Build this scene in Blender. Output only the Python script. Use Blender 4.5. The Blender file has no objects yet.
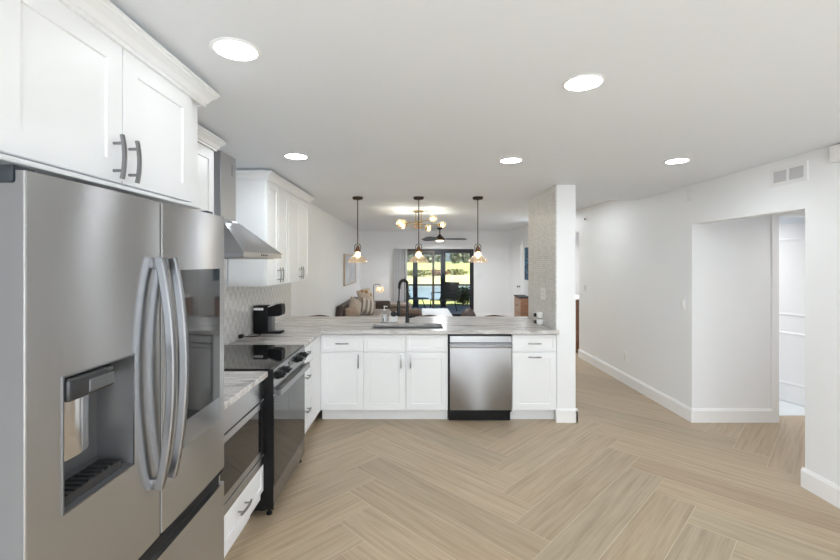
import bpy, bmesh, math, random
from mathutils import Vector, Matrix
random.seed(7)
C = bpy.context.scene.collection
S = bpy.context.scene
PI = math.pi

# ------------------------------------------------------------------ camera
F_PX = 425.0                        # focal length in pixels of an 840 px wide frame
EYE = 1.59
cam = bpy.data.cameras.new('camera')
cam.sensor_width = 36.0
cam.lens = F_PX / 840.0 * 36.0
cam.shift_x = 5.0 / 840.0
cam.shift_y = -18.0 / 840.0
cam.clip_start = 0.05
cam.clip_end = 600
cam_o = bpy.data.objects.new('camera', cam)
cam_o.location = (0, 0, EYE)
cam_o.rotation_euler = (PI / 2, 0, 0)
C.objects.link(cam_o)
S.camera = cam_o

# ------------------------------------------------------------------ world, sun, big lights, exposure
S.view_settings.view_transform = 'Standard'
S.view_settings.look = 'None'
S.view_settings.gamma = 1.0
S.view_settings.use_curve_mapping = False
S.view_settings.exposure = 0.69
CHAND_W = 1.9
FAN_W = 24
PENDANT_W = 1.8
LAMP = 55
DOWN_W = 1.5
DIM_W = 0.25
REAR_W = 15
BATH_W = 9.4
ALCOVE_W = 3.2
SKY = 1.6
SUN_W = 7.5
S.cycles.max_bounces = 14
S.cycles.diffuse_bounces = 8
S.cycles.glossy_bounces = 6
S.cycles.transparent_max_bounces = 16
S.cycles.sample_clamp_indirect = 6.0
S.cycles.use_denoising = True

world = bpy.data.worlds.new('sky')
S.world = world
world.use_nodes = True
wn = world.node_tree
sky = wn.nodes.new('ShaderNodeTexSky')
sky.sky_type = 'HOSEK_WILKIE'
sky.sun_direction = Vector((0.35, -0.45, 0.8)).normalized()
sky.turbidity = 3.0
wn.nodes['Background'].inputs['Strength'].default_value = SKY
wn.links.new(sky.outputs[0], wn.nodes['Background'].inputs['Color'])

def light(name, kind, loc, energy, color=(1, 1, 1), size=None, size_y=None, aim=None, spread=None):
    d = bpy.data.lights.new(name, kind)
    d.energy = energy
    d.color = color
    if kind == 'AREA':
        d.shape = 'RECTANGLE'
        d.size = size
        d.size_y = size_y or size
        if spread: d.spread = spread
    o = bpy.data.objects.new(name, d)
    o.location = loc
    if aim is not None:
        o.rotation_euler = Vector(aim).to_track_quat('-Z', 'Y').to_euler()
    C.objects.link(o)
    return o
sun = light('sun', 'SUN', (0, -10, 30), SUN_W, (1.0, 0.96, 0.88), aim=(-0.35, 0.45, -0.8))
sun.data.angle = 0.02
FILL_PANEL_W = 56
light('rear_fill_panel', 'AREA', (0.6, -2.42, 1.2), FILL_PANEL_W, (0.87, 0.95, 1.0), 3.6, 2.0, aim=(0, 1, 0))  # unseen fill light added behind the camera to brighten the kitchen
           # radiance of each recessed lamp's diffuser

# ------------------------------------------------------------------ materials
def new_mat(name):
    m = bpy.data.materials.new(name)
    m.use_nodes = True
    nt = m.node_tree
    return m, nt, nt.nodes['Principled BSDF']

def pmat(name, col, rough=0.5, metal=0.0, spec=0.5, noise=0.0, nscale=8.0, bump=0.0, bscale=60.0, **kw):
    m, nt, b = new_mat(name)
    b.inputs['Roughness'].default_value = rough
    b.inputs['Metallic'].default_value = metal
    b.inputs['Specular IOR Level'].default_value = spec
    b.inputs['Base Color'].default_value = (*col, 1)
    for k, v in kw.items():
        b.inputs[k.replace('_', ' ')].default_value = v
    tc = nt.nodes.new('ShaderNodeTexCoord')
    if noise > 0:
        n = nt.nodes.new('ShaderNodeTexNoise')
        n.inputs['Scale'].default_value = nscale
        n.inputs['Detail'].default_value = 4
        r = nt.nodes.new('ShaderNodeValToRGB')
        r.color_ramp.elements[0].position = 0.3
        r.color_ramp.elements[1].position = 0.7
        r.color_ramp.elements[0].color = (*[c * (1 - noise) for c in col], 1)
        r.color_ramp.elements[1].color = (*[min(1, c * (1 + noise)) for c in col], 1)
        nt.links.new(tc.outputs['Object'], n.inputs['Vector'])
        nt.links.new(n.outputs['Fac'], r.inputs['Fac'])
        nt.links.new(r.outputs['Color'], b.inputs['Base Color'])
    if bump > 0:
        n2 = nt.nodes.new('ShaderNodeTexNoise')
        n2.inputs['Scale'].default_value = bscale
        bp = nt.nodes.new('ShaderNodeBump')
        bp.inputs['Strength'].default_value = bump
        bp.inputs['Distance'].default_value = 0.01
        nt.links.new(tc.outputs['Object'], n2.inputs['Vector'])
        nt.links.new(n2.outputs['Fac'], bp.inputs['Height'])
        nt.links.new(bp.outputs['Normal'], b.inputs['Normal'])
    return m

def emat(name, col, strength):
    m, nt, b = new_mat(name)
    b.inputs['Base Color'].default_value = (*col, 1)
    b.inputs['Emission Color'].default_value = (*col, 1)
    b.inputs['Emission Strength'].default_value = strength
    return m

def math_node(nt, op, a, b=None):
    n = nt.nodes.new('ShaderNodeMath')
    n.operation = op
    for i, v in enumerate((a, b)):
        if v is None: continue
        if isinstance(v, (int, float)): n.inputs[i].default_value = v
        else: nt.links.new(v, n.inputs[i])
    return n.outputs[0]

def ramp(nt, fac, stops):
    r = nt.nodes.new('ShaderNodeValToRGB')
    cr = r.color_ramp
    while len(cr.elements) < len(stops): cr.elements.new(0.5)
    for e, (p, c) in zip(cr.elements, stops):
        e.position = p
        e.color = (*c, 1)
    nt.links.new(fac, r.inputs['Fac'])
    return r.outputs['Color']

def mapped(nt, scale=(1, 1, 1), rot=(0, 0, 0), src='Object'):
    tc = nt.nodes.new('ShaderNodeTexCoord')
    mp = nt.nodes.new('ShaderNodeMapping')
    mp.inputs['Scale'].default_value = scale
    mp.inputs['Rotation'].default_value = rot
    nt.links.new(tc.outputs[src], mp.inputs['Vector'])
    return mp.outputs['Vector']

def noise(nt, vec, scale, detail=5, rough=0.55, distort=0.0):
    n = nt.nodes.new('ShaderNodeTexNoise')
    n.inputs['Scale'].default_value = scale
    n.inputs['Detail'].default_value = detail
    n.inputs['Roughness'].default_value = rough
    n.inputs['Distortion'].default_value = distort
    nt.links.new(vec, n.inputs['Vector'])
    return n.outputs['Fac']

def mixc(nt, fac, a, b, mode='MIX'):
    n = nt.nodes.new('ShaderNodeMix')
    n.data_type = 'RGBA'
    n.blend_type = mode
    for sock, v in ((n.inputs[0], fac), (n.inputs[6], a), (n.inputs[7], b)):
        if isinstance(v, (int, float)): sock.default_value = v
        elif isinstance(v, tuple): sock.default_value = (*v, 1)
        else: nt.links.new(v, sock)
    return n.outputs[2]

def steel(name, col=(0.50, 0.505, 0.515), rough=0.27, aniso=0.97, grain=(2, 2, 700)):
    m, nt, b = new_mat(name)
    b.inputs['Metallic'].default_value = 1.0
    b.inputs['Anisotropic'].default_value = aniso
    b.inputs['Anisotropic Rotation'].default_value = 0.25
    tg = nt.nodes.new('ShaderNodeTangent')
    tg.direction_type = 'RADIAL'
    tg.axis = 'Z'
    nt.links.new(tg.outputs[0], b.inputs['Tangent'])
    v = mapped(nt, grain)
    n = noise(nt, v, 1.0, 3)
    nt.links.new(ramp(nt, n, [(0.3, tuple(c * 0.985 for c in col)), (0.7, tuple(min(1, c * 1.015) for c in col))]), b.inputs['Base Color'])
    rr = math_node(nt, 'MULTIPLY_ADD', n, 0.012)
    rr.node.inputs[2].default_value = rough - 0.006
    nt.links.new(rr, b.inputs['Roughness'])
    return m

def clear_glass(name, tint=(0.93, 0.95, 0.95), gloss=0.10, edge=0.5, milk=None, milk_f=0.0):
    m = bpy.data.materials.new(name)
    m.use_nodes = True
    nt = m.node_tree
    nt.nodes.clear()
    out = nt.nodes.new('ShaderNodeOutputMaterial')
    tr = nt.nodes.new('ShaderNodeBsdfTransparent')
    gl = nt.nodes.new('ShaderNodeBsdfGlossy')
    gl.inputs['Roughness'].default_value = 0.03
    lw = nt.nodes.new('ShaderNodeLayerWeight')
    lw.inputs['Blend'].default_value = 0.25
    mx = nt.nodes.new('ShaderNodeMixShader')
    tr.inputs['Color'].default_value = (*tint, 1)
    f = math_node(nt, 'MULTIPLY_ADD', lw.outputs['Facing'], edge)
    f.node.inputs[2].default_value = gloss * 0.4
    nt.links.new(f, mx.inputs[0])
    nt.links.new(tr.outputs[0], mx.inputs[1])
    nt.links.new(gl.outputs[0], mx.inputs[2])
    res = mx.outputs[0]
    if milk:
        tl = nt.nodes.new('ShaderNodeBsdfTranslucent')
        tl.inputs['Color'].default_value = (*milk, 1)
        m2 = nt.nodes.new('ShaderNodeMixShader')
        m2.inputs[0].default_value = milk_f
        nt.links.new(res, m2.inputs[1])
        nt.links.new(tl.outputs[0], m2.inputs[2])
        res = m2.outputs[0]
    nt.links.new(res, out.inputs['Surface'])
    return m

def granite():
    m, nt, b = new_mat('veined_granite')
    v = mapped(nt, (1.0, 7.0, 4.0))
    warp = noise(nt, mapped(nt, (1, 1, 1)), 2.2, 3)
    n1 = noise(nt, v, 1.5, 8, 0.62, 0.5)
    n2 = noise(nt, mapped(nt, (2.2, 16.0, 9.0)), 1.3, 6, 0.6, 0.4)
    n3 = noise(nt, mapped(nt, (1, 1, 1)), 95.0, 3)
    base = ramp(nt, n1, [(0.28, (0.25, 0.245, 0.24)), (0.40, (0.44, 0.41, 0.39)), (0.48, (0.68, 0.67, 0.66)),
                         (0.58, (0.52, 0.485, 0.46)), (0.70, (0.74, 0.735, 0.73))])
    vein = ramp(nt, n2, [(0.34, (0.46, 0.44, 0.43)), (0.44, (0.96, 0.95, 0.95)), (0.62, (1, 1, 1))])
    spk = ramp(nt, n3, [(0.35, (0.66, 0.66, 0.66)), (0.55, (1, 1, 1))])
    c = mixc(nt, 0.65, base, vein, 'MULTIPLY')
    c = mixc(nt, 0.6, c, spk, 'MULTIPLY')
    nt.links.new(c, b.inputs['Base Color'])
    b.inputs['Roughness'].default_value = 0.24
    b.inputs['Specular IOR Level'].default_value = 0.45
    return m

def plank_tile():
    m, nt, b = new_mat('oak_plank_tile')
    at = nt.nodes.new('ShaderNodeAttribute')
    at.attribute_name = 'plank_tint'
    uv = mapped(nt, (1.6, 34.0, 1.0), src='UV')
    g1 = noise(nt, uv, 1.0, 6, 0.6, 0.6)
    g2 = noise(nt, mapped(nt, (3.0, 150.0, 1.0), src='UV'), 1.0, 3, 0.5, 0.2)
    c = ramp(nt, g1, [(0.28, (0.345, 0.262, 0.174)), (0.48, (0.440, 0.342, 0.236)), (0.70, (0.505, 0.402, 0.290))])
    c = mixc(nt, 0.45, c, ramp(nt, g2, [(0.35, (0.80, 0.77, 0.74)), (0.6, (1, 1, 1))]), 'MULTIPLY')
    c = mixc(nt, 1.0, c, at.outputs['Color'], 'MULTIPLY')
    nt.links.new(c, b.inputs['Base Color'])
    b.inputs['Roughness'].default_value = 0.36
    b.inputs['Specular IOR Level'].default_value = 0.4
    return m

def ogee_tile():
    m, nt, b = new_mat('ogee_backsplash_tile')
    tc = nt.nodes.new('ShaderNodeTexCoord')
    sp = nt.nodes.new('ShaderNodeSeparateXYZ')
    nt.links.new(tc.outputs['Object'], sp.inputs[0])
    cu = math_node(nt, 'COSINE', math_node(nt, 'MULTIPLY', sp.outputs['Y'], 2 * PI / 0.10))
    cv = math_node(nt, 'COSINE', math_node(nt, 'MULTIPLY', sp.outputs['Z'], 2 * PI / 0.13))
    g = math_node(nt, 'ABSOLUTE', math_node(nt, 'ADD', cu, math_node(nt, 'MULTIPLY', cv, 0.8)))
    line = ramp(nt, g, [(0.10, (0.50, 0.50, 0.52)), (0.22, (0.72, 0.71, 0.69)), (0.40, (0.72, 0.71, 0.69)), (0.52, (0.56, 0.55, 0.54)), (0.62, (0.75, 0.74, 0.72))])
    n = noise(nt, mapped(nt, (1, 1, 1)), 45, 3)
    c = mixc(nt, 0.8, line, ramp(nt, n, [(0.35, (0.80, 0.78, 0.77)), (0.6, (1, 1, 1))]), 'MULTIPLY')
    nt.links.new(c, b.inputs['Base Color'])
    b.inputs['Roughness'].default_value = 0.3
    return m

def woven_tile():
    m, nt, b = new_mat('woven_mosaic_tile')
    tc = nt.nodes.new('ShaderNodeTexCoord')
    sp = nt.nodes.new('ShaderNodeSeparateXYZ')
    nt.links.new(tc.outputs['Object'], sp.inputs[0])
    cb = nt.nodes.new('ShaderNodeCombineXYZ')
    nt.links.new(sp.outputs['Y'], cb.inputs[0])
    nt.links.new(sp.outputs['Z'], cb.inputs[1])
    br = nt.nodes.new('ShaderNodeTexBrick')
    br.inputs['Scale'].default_value = 1.0
    br.inputs['Brick Width'].default_value = 0.052
    br.inputs['Row Height'].default_value = 0.022
    br.inputs['Mortar Size'].default_value = 0.0028
    br.inputs['Color1'].default_value = (0.80, 0.80, 0.79, 1)
    br.inputs['Color2'].default_value = (0.69, 0.69, 0.68, 1)
    br.inputs['Mortar'].default_value = (0.59, 0.59, 0.58, 1)
    nt.links.new(cb.outputs[0], br.inputs['Vector'])
    cu = math_node(nt, 'COSINE', math_node(nt, 'MULTIPLY', sp.outputs['Y'], 2 * PI / 0.26))
    cv = math_node(nt, 'COSINE', math_node(nt, 'MULTIPLY', sp.outputs['Z'], 2 * PI / 0.26))
    wv = ramp(nt, math_node(nt, 'MULTIPLY_ADD', math_node(nt, 'ADD', cu, cv), 0.25), [(0.0, (0.88, 0.88, 0.88)), (0.5, (1, 1, 1))])
    c = mixc(nt, 0.5, br.outputs['Color'], wv, 'MULTIPLY')
    n = noise(nt, mapped(nt, (1, 1, 1)), 30, 3)
    c = mixc(nt, 0.7, c, ramp(nt, n, [(0.35, (0.82, 0.81, 0.80)), (0.65, (1, 1, 1))]), 'MULTIPLY')
    nt.links.new(c, b.inputs['Base Color'])
    b.inputs['Roughness'].default_value = 0.4
    return m

def wood(name, dark, lite, scale=(2, 2, 14), rough=0.45):
    m, nt, b = new_mat(name)
    n = noise(nt, mapped(nt, scale), 2.0, 6, 0.6, 0.8)
    nt.links.new(ramp(nt, n, [(0.3, dark), (0.7, lite)]), b.inputs['Base Color'])
    b.inputs['Roughness'].default_value = rough
    return m

def fabric_spots(name, base, spot, scale):
    m, nt, b = new_mat(name)
    vo = nt.nodes.new('ShaderNodeTexVoronoi')
    vo.inputs['Scale'].default_value = scale
    nt.links.new(mapped(nt), vo.inputs['Vector'])
    nt.links.new(ramp(nt, vo.outputs['Distance'], [(0.30, spot), (0.42, base)]), b.inputs['Base Color'])
    b.inputs['Roughness'].default_value = 0.9
    return m

def fabric_stripes(name, a, c, freq):
    m, nt, b = new_mat(name)
    tc = nt.nodes.new('ShaderNodeTexCoord')
    sp = nt.nodes.new('ShaderNodeSeparateXYZ')
    nt.links.new(tc.outputs['Object'], sp.inputs[0])
    s = math_node(nt, 'MULTIPLY_ADD', math_node(nt, 'SINE', math_node(nt, 'MULTIPLY', sp.outputs['X'], freq)), 0.5)
    s.node.inputs[2].default_value = 0.5
    nt.links.new(ramp(nt, s, [(0.35, a), (0.55, c)]), b.inputs['Base Color'])
    b.inputs['Roughness'].default_value = 0.9
    return m

M = {}
M['wall'] = pmat('white_wall_paint', (0.85, 0.86, 0.875), 0.55, noise=0.01, nscale=1.5, bump=0.04, bscale=220)
M['ceiling'] = pmat('white_ceiling_paint', (0.80, 0.835, 0.88), 0.7, noise=0.01, nscale=1.2, bump=0.05, bscale=160)
M['trim'] = pmat('white_gloss_trim', (0.88, 0.88, 0.885), 0.3, noise=0.01, nscale=3)
M['cab'] = pmat('white_cabinet_lacquer', (0.85, 0.86, 0.875), 0.38, noise=0.008, nscale=3)
M['floor'] = plank_tile()
M['grout'] = pmat('grout', (0.60, 0.52, 0.42), 0.8, noise=0.08, nscale=40)
M['granite'] = granite()
M['ogee'] = ogee_tile()
M['woven'] = woven_tile()
M['steel'] = steel('brushed_stainless')
M['steel_mid'] = steel('mid_stainless', (0.44, 0.445, 0.46), 0.38, 0.9)
M['steel_side'] = pmat('grey_fridge_side', (0.165, 0.166, 0.17), 0.55, 0.0, 0.3, noise=0.03, nscale=4)
M['steel_bar'] = steel('satin_steel_bar', (0.27, 0.275, 0.29), 0.32, 0.5)
M['steel_dark'] = steel('black_stainless', (0.30, 0.30, 0.31), 0.25, 0.6)
M['nickel'] = pmat('grey_nickel', (0.30, 0.30, 0.31), 0.30, 1.0, noise=0.05, nscale=30)
M['chrome'] = pmat('polished_chrome', (0.75, 0.75, 0.76), 0.12, 1.0, noise=0.02, nscale=10)
M['black'] = pmat('black_plastic', (0.008, 0.008, 0.009), 0.45, 0.0, 0.25, noise=0.2, nscale=20)
M['black_matte'] = pmat('matte_black', (0.016, 0.016, 0.017), 0.5, noise=0.2, nscale=30)
M['hinge'] = pmat('blue_black_plastic', (0.010, 0.016, 0.024), 0.4, noise=0.1, nscale=20)
M['grey_plastic'] = pmat('grey_plastic', (0.13, 0.133, 0.14), 0.30, 0.4, noise=0.05, nscale=12)
M['dark_plastic'] = pmat('charcoal_plastic', (0.035, 0.036, 0.039), 0.25, 0.2, noise=0.05, nscale=12)
M['black_glass'] = pmat('black_glass', (0.010, 0.010, 0.011), 0.035, spec=0.8, noise=0.02, nscale=4)
M['screen_glass'] = pmat('smoked_screen_glass', (0.035, 0.037, 0.040), 0.05, spec=1.0, noise=0.02, nscale=4)
M['grey_glass'] = pmat('grey_panel_glass', (0.26, 0.265, 0.275), 0.10, 0.4, spec=0.8, noise=0.02, nscale=4)
M['bronze'] = pmat('dark_bronze', (0.055, 0.036, 0.026), 0.38, 0.8, noise=0.15, nscale=25)
M['copper'] = pmat('aged_copper', (0.20, 0.105, 0.06), 0.35, 0.9, noise=0.15, nscale=30)
M['brass'] = pmat('warm_brass', (0.62, 0.42, 0.17), 0.25, 1.0, noise=0.06, nscale=25)
M['amber_glass'] = clear_glass('amber_shade_glass', (0.92, 0.85, 0.75), 0.20, 0.55, (0.95, 0.82, 0.66), 0.05)
M['pane'] = clear_glass('window_pane_glass', (0.96, 0.97, 0.97), 0.03, 0.10)
M['clear'] = clear_glass('clear_bottle_plastic', (0.90, 0.91, 0.92), 0.25, 0.6)
def glow(name, col, strength):
    m = bpy.data.materials.new(name)
    m.use_nodes = True
    nt = m.node_tree
    nt.nodes.clear()
    out = nt.nodes.new('ShaderNodeOutputMaterial')
    em = nt.nodes.new('ShaderNodeEmission')
    em.inputs['Color'].default_value = (*col, 1)
    em.inputs['Strength'].default_value = strength
    tr = nt.nodes.new('ShaderNodeBsdfTransparent')
    ad = nt.nodes.new('ShaderNodeAddShader')
    nt.links.new(em.outputs[0], ad.inputs[0])
    nt.links.new(tr.outputs[0], ad.inputs[1])
    nt.links.new(ad.outputs[0], out.inputs['Surface'])
    return m
M['lamp_glass'] = clear_glass('milky_lamp_glass', (0.95, 0.93, 0.9), 0.2, 0.5, (1.0, .95, .88), 0.35)
M['bulb'] = glow('warm_bulb', (1.0, 0.70, 0.36), 5.0)
M['globe'] = clear_glass('amber_globe_glass', (0.94, 0.77, 0.54), 0.2, 0.5, (1.0, 0.72, 0.38), 0.04)
M['diffuser'] = emat('recessed_lamp_diffuser', (0.90, 0.965, 1.0), LAMP)
M['diffuser_dim'] = emat('dim_lamp_diffuser', (0.90, 0.965, 1.0), 6.0)
M['fan_light'] = glow('fan_lamp_glow', (1.0, 0.80, 0.5), 1.5)
M['white_plastic'] = pmat('white_plastic', (0.82, 0.82, 0.82), 0.35, noise=0.01, nscale=8)
M['grille'] = pmat('grey_grille_paint', (0.62, 0.62, 0.63), 0.5, noise=0.02, nscale=10)
M['white_ceramic'] = pmat('white_ceramic', (0.85, 0.85, 0.84), 0.18, noise=0.01, nscale=8)
M['charcoal_brush'] = pmat('charcoal_bristle', (0.035, 0.035, 0.037), 0.9, noise=0.4, nscale=90, bump=0.6, bscale=120)
M['sofa'] = pmat('brown_leather', (0.060, 0.038, 0.030), 0.5, noise=0.15, nscale=9, bump=0.15, bscale=70)
M['sofa_seat'] = pmat('taupe_upholstery', (0.33, 0.28, 0.245), 0.8, noise=0.10, nscale=20)
M['brown_fabric'] = pmat('brown_upholstery', (0.17, 0.12, 0.095), 0.75, noise=0.12, nscale=14, bump=0.2, bscale=150)
M['beige_cloth'] = pmat('beige_linen', (0.50, 0.42, 0.35), 0.9, noise=0.1, nscale=25, bump=0.2, bscale=200)
M['tan_cloth'] = pmat('tan_linen', (0.36, 0.27, 0.21), 0.9, noise=0.1, nscale=25, bump=0.2, bscale=200)
M['spot_cloth'] = fabric_spots('cream_spotted_cloth', (0.62, 0.52, 0.41), (0.36, 0.19, 0.08), 7)
M['stripe_cloth'] = fabric_stripes('striped_cloth', (0.66, 0.61, 0.55), (0.30, 0.24, 0.19), 62)
M['oak'] = wood('light_oak', (0.42, 0.29, 0.18), (0.58, 0.43, 0.29))
M['walnut'] = wood('walnut', (0.14, 0.065, 0.035), (0.27, 0.14, 0.08))
M['walnut_pale'] = wood('faded_walnut', (0.33, 0.20, 0.14), (0.48, 0.32, 0.24))
M['taupe_wood'] = wood('taupe_wood', (0.33, 0.26, 0.21), (0.45, 0.37, 0.31), (2, 14, 2))
M['canvas'] = pmat('grey_white_canvas', (0.62, 0.63, 0.66), 0.8, noise=0.16, nscale=2.6)
def blue_canvas():
    m, nt, b = new_mat('deep_blue_canvas')
    n = noise(nt, mapped(nt, (1, 2, 3)), 3.0, 5, 0.6, 1.0)
    nt.links.new(ramp(nt, n, [(0.35, (0.008, 0.014, 0.03)), (0.5, (0.02, 0.07, 0.14)), (0.62, (0.10, 0.28, 0.40))]), b.inputs['Base Color'])
    b.inputs['Roughness'].default_value = 0.6
    return m
M['blue_canvas'] = blue_canvas()
M['bath_tile'] = pmat('pale_bathroom_tile', (0.70, 0.74, 0.77), 0.3, noise=0.04, nscale=5)
M['blind'] = pmat('grey_white_vinyl', (0.82, 0.82, 0.83), 0.5, noise=0.02, nscale=10)
M['door_frame'] = pmat('dark_bronze_aluminium', (0.022, 0.022, 0.028), 0.4, 0.3, noise=0.1, nscale=12)
M['meeting'] = pmat('bronze_aluminium', (0.10, 0.085, 0.07), 0.4, 0.4, noise=0.1, nscale=12)
M['navy'] = pmat('navy_painted_post', (0.018, 0.022, 0.042), 0.5, noise=0.1, nscale=10)
M['fan_blade'] = pmat('blue_grey_blade', (0.07, 0.09, 0.115), 0.35, noise=0.1, nscale=10)
M['patio'] = pmat('grey_patio_concrete', (0.30, 0.31, 0.36), 0.7, noise=0.12, nscale=3)
M['sling'] = pmat('dark_sling_mesh', (0.03, 0.03, 0.034), 0.7, noise=0.3, nscale=50)
M['grass'] = pmat('lawn_grass', (0.38, 0.42, 0.16), 0.9, noise=0.25, nscale=0.8)
M['hill_grass'] = pmat('fairway_grass', (0.36, 0.43, 0.17), 0.9, noise=0.12, nscale=0.15)
M['bank'] = pmat('dry_bank_grass', (0.52, 0.52, 0.28), 0.9, noise=0.2, nscale=0.4)
M['water'] = pmat('pond_water', (0.30, 0.40, 0.45), 0.12, noise=0.1, nscale=0.3, bump=0.1, bscale=2)
M['leaf'] = pmat('dark_green_leaf', (0.045, 0.085, 0.028), 0.55, noise=0.4, nscale=3)
M['leaf_olive'] = pmat('olive_leaf', (0.16, 0.17, 0.06), 0.7, noise=0.4, nscale=1)
M['leaf_rust'] = pmat('rusty_leaf', (0.24, 0.14, 0.085), 0.7, noise=0.4, nscale=1)
M['leaf_grey'] = pmat('grey_green_leaf', (0.22, 0.24, 0.19), 0.7, noise=0.4, nscale=0.5)
M['bark'] = pmat('brown_bark', (0.10, 0.07, 0.05), 0.9, noise=0.3, nscale=8)

# ------------------------------------------------------------------ mesh builder
class MB:
    def __init__(s): s.bm = bmesh.new(); s.mi = 0
    def _new(s, verts):
        vs = [s.bm.verts.new(v) for v in verts]
        return vs
    def face(s, vs):
        try:
            f = s.bm.faces.new(vs)
            f.material_index = s.mi
            return f
        except ValueError:
            return None
    def box(s, x0, x1, y0, y1, z0, z1, bev=0.0, seg=2, mtx=None):
        co = [(x, y, z) for x in (x0, x1) for y in (y0, y1) for z in (z0, z1)]
        if mtx is not None: co = [mtx @ Vector(c) for c in co]
        v = s._new(co)
        fs = [s.face([v[i] for i in q]) for q in ((0, 1, 3, 2), (4, 6, 7, 5), (0, 4, 5, 1), (2, 3, 7, 6), (0, 2, 6, 4), (1, 5, 7, 3))]
        if bev > 0:
            es = list({e for f in fs for e in f.edges})
            r = bmesh.ops.bevel(s.bm, geom=es, offset=bev, segments=seg, affect='EDGES', profile=0.5, clamp_overlap=True)
            for f in r['faces']: f.material_index = s.mi
        return s
    def ring_surface(s, rings, closed=True, caps=True):
        rv = [s._new(r) for r in rings]
        n = len(rv[0])
        for a, b in zip(rv[:-1], rv[1:]):
            for i in range(n if closed else n - 1):
                j = (i + 1) % n
                s.face([a[i], a[j], b[j], b[i]])
        if caps and closed:
            s.face(list(reversed(rv[0])))
            s.face(rv[-1])
        return s
    def lathe(s, prof, c=(0, 0, 0), seg=24, axis='Z', caps=True):
        rings = []
        for r, h in prof:
            ring = []
            for i in range(seg):
                a = 2 * PI * i / seg
                p = (r * math.cos(a), r * math.sin(a), h)
                if axis == 'X': p = (h, r * math.cos(a), r * math.sin(a))
                if axis == 'Y': p = (r * math.sin(a), h, r * math.cos(a))
                ring.append((p[0] + c[0], p[1] + c[1], p[2] + c[2]))
            rings.append(ring)
        return s.ring_surface(rings, True, caps)
    def sweep(s, path, prof, hint=(0, 0, 1), caps=True):
        P = [Vector(p) for p in path]
        rings = []
        for i, p in enumerate(P):
            t = (P[min(i + 1, len(P) - 1)] - P[max(i - 1, 0)]).normalized()
            side = t.cross(Vector(hint))
            if side.length < 1e-4: side = t.cross(Vector((1, 0, 0)))
            side.normalize()
            up = side.cross(t).normalized()
            rings.append([p + side * a + up * b for a, b in prof])
        return s.ring_surface(rings, True, caps)
    def tube(s, path, r, seg=8, hint=(0, 0, 1), caps=True):
        prof = [(r * math.cos(2 * PI * i / seg), r * math.sin(2 * PI * i / seg)) for i in range(seg)]
        return s.sweep(path, prof, hint, caps)
    def prism(s, poly, axis, a, b):
        def P(u, v, w):
            return {'X': (w, u, v), 'Y': (u, w, v), 'Z': (u, v, w)}[axis]
        return s.ring_surface([[P(u, v, a) for u, v in poly], [P(u, v, b) for u, v in poly]])
    def sphere(s, c, r, seg=20, rings=12, sc=(1, 1, 1)):
        prof = [(max(1e-4, r * math.sin(PI * i / rings)), -r * math.cos(PI * i / rings)) for i in range(rings + 1)]
        rr = []
        for rad, h in prof:
            rr.append([(c[0] + sc[0] * rad * math.cos(2 * PI * k / seg), c[1] + sc[1] * rad * math.sin(2 * PI * k / seg), c[2] + sc[2] * h) for k in range(seg)])
        return s.ring_surface(rr)
    def pillow(s, w, h, t, mtx, n=10):
        def P(u, v, sgn):
            k = (1 - u ** 4) * (1 - v ** 4)
            pin = 1 - 0.10 * (abs(u) * abs(v))
            return mtx @ Vector((u * w / 2 * (1 - 0.06 * (1 - v * v)) * 1.0 * pin / 0.97, sgn * t / 2 * max(0.06, k) ** 0.55, v * h / 2 * (1 - 0.06 * (1 - u * u)) * pin / 0.97))
        G = {}
        for sg in (-1, 1):
            for i in range(n + 1):
                for j in range(n + 1):
                    u, v = 2 * i / n - 1, 2 * j / n - 1
                    G[sg, i, j] = s.bm.verts.new(P(u, v, sg))
        for sg in (-1, 1):
            for i in range(n):
                for j in range(n):
                    q = [G[sg, i, j], G[sg, i + 1, j], G[sg, i + 1, j + 1], G[sg, i, j + 1]]
                    s.face(q if sg < 0 else list(reversed(q)))
        for i in range(n):
            for (a, b) in (((i, 0), (i + 1, 0)), ((n, i), (n, i + 1)), ((i + 1, n), (i, n)), ((0, i + 1), (0, i))):
                s.face([G[-1, a[0], a[1]], G[1, a[0], a[1]], G[1, b[0], b[1]], G[-1, b[0], b[1]]])
        return s
    def move(s, m):
        bmesh.ops.transform(s.bm, matrix=m, verts=s.bm.verts)
        return s
    def build(s, name, mats, parent=None, smooth=False, angle=0.6):
        if not isinstance(mats, (list, tuple)): mats = [mats]
        off = Vector((0, 0, 0))
        p = parent
        while p is not None:
            off += Vector(p.location)
            p = p.parent
        bmesh.ops.recalc_face_normals(s.bm, faces=s.bm.faces)
        if off.length > 0: bmesh.ops.translate(s.bm, vec=-off, verts=s.bm.verts)
        me = bpy.data.meshes.new(name)
        s.bm.to_mesh(me)
        s.bm.free()
        for m in mats: me.materials.append(M[m] if isinstance(m, str) else m)
        o = bpy.data.objects.new(name, me)
        C.objects.link(o)
        if parent is not None: o.parent = parent
        if smooth:
            me.polygons.foreach_set('use_smooth', [True] * len(me.polygons))
            try: me.set_sharp_from_angle(angle=angle)
            except Exception: pass
        return o

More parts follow.
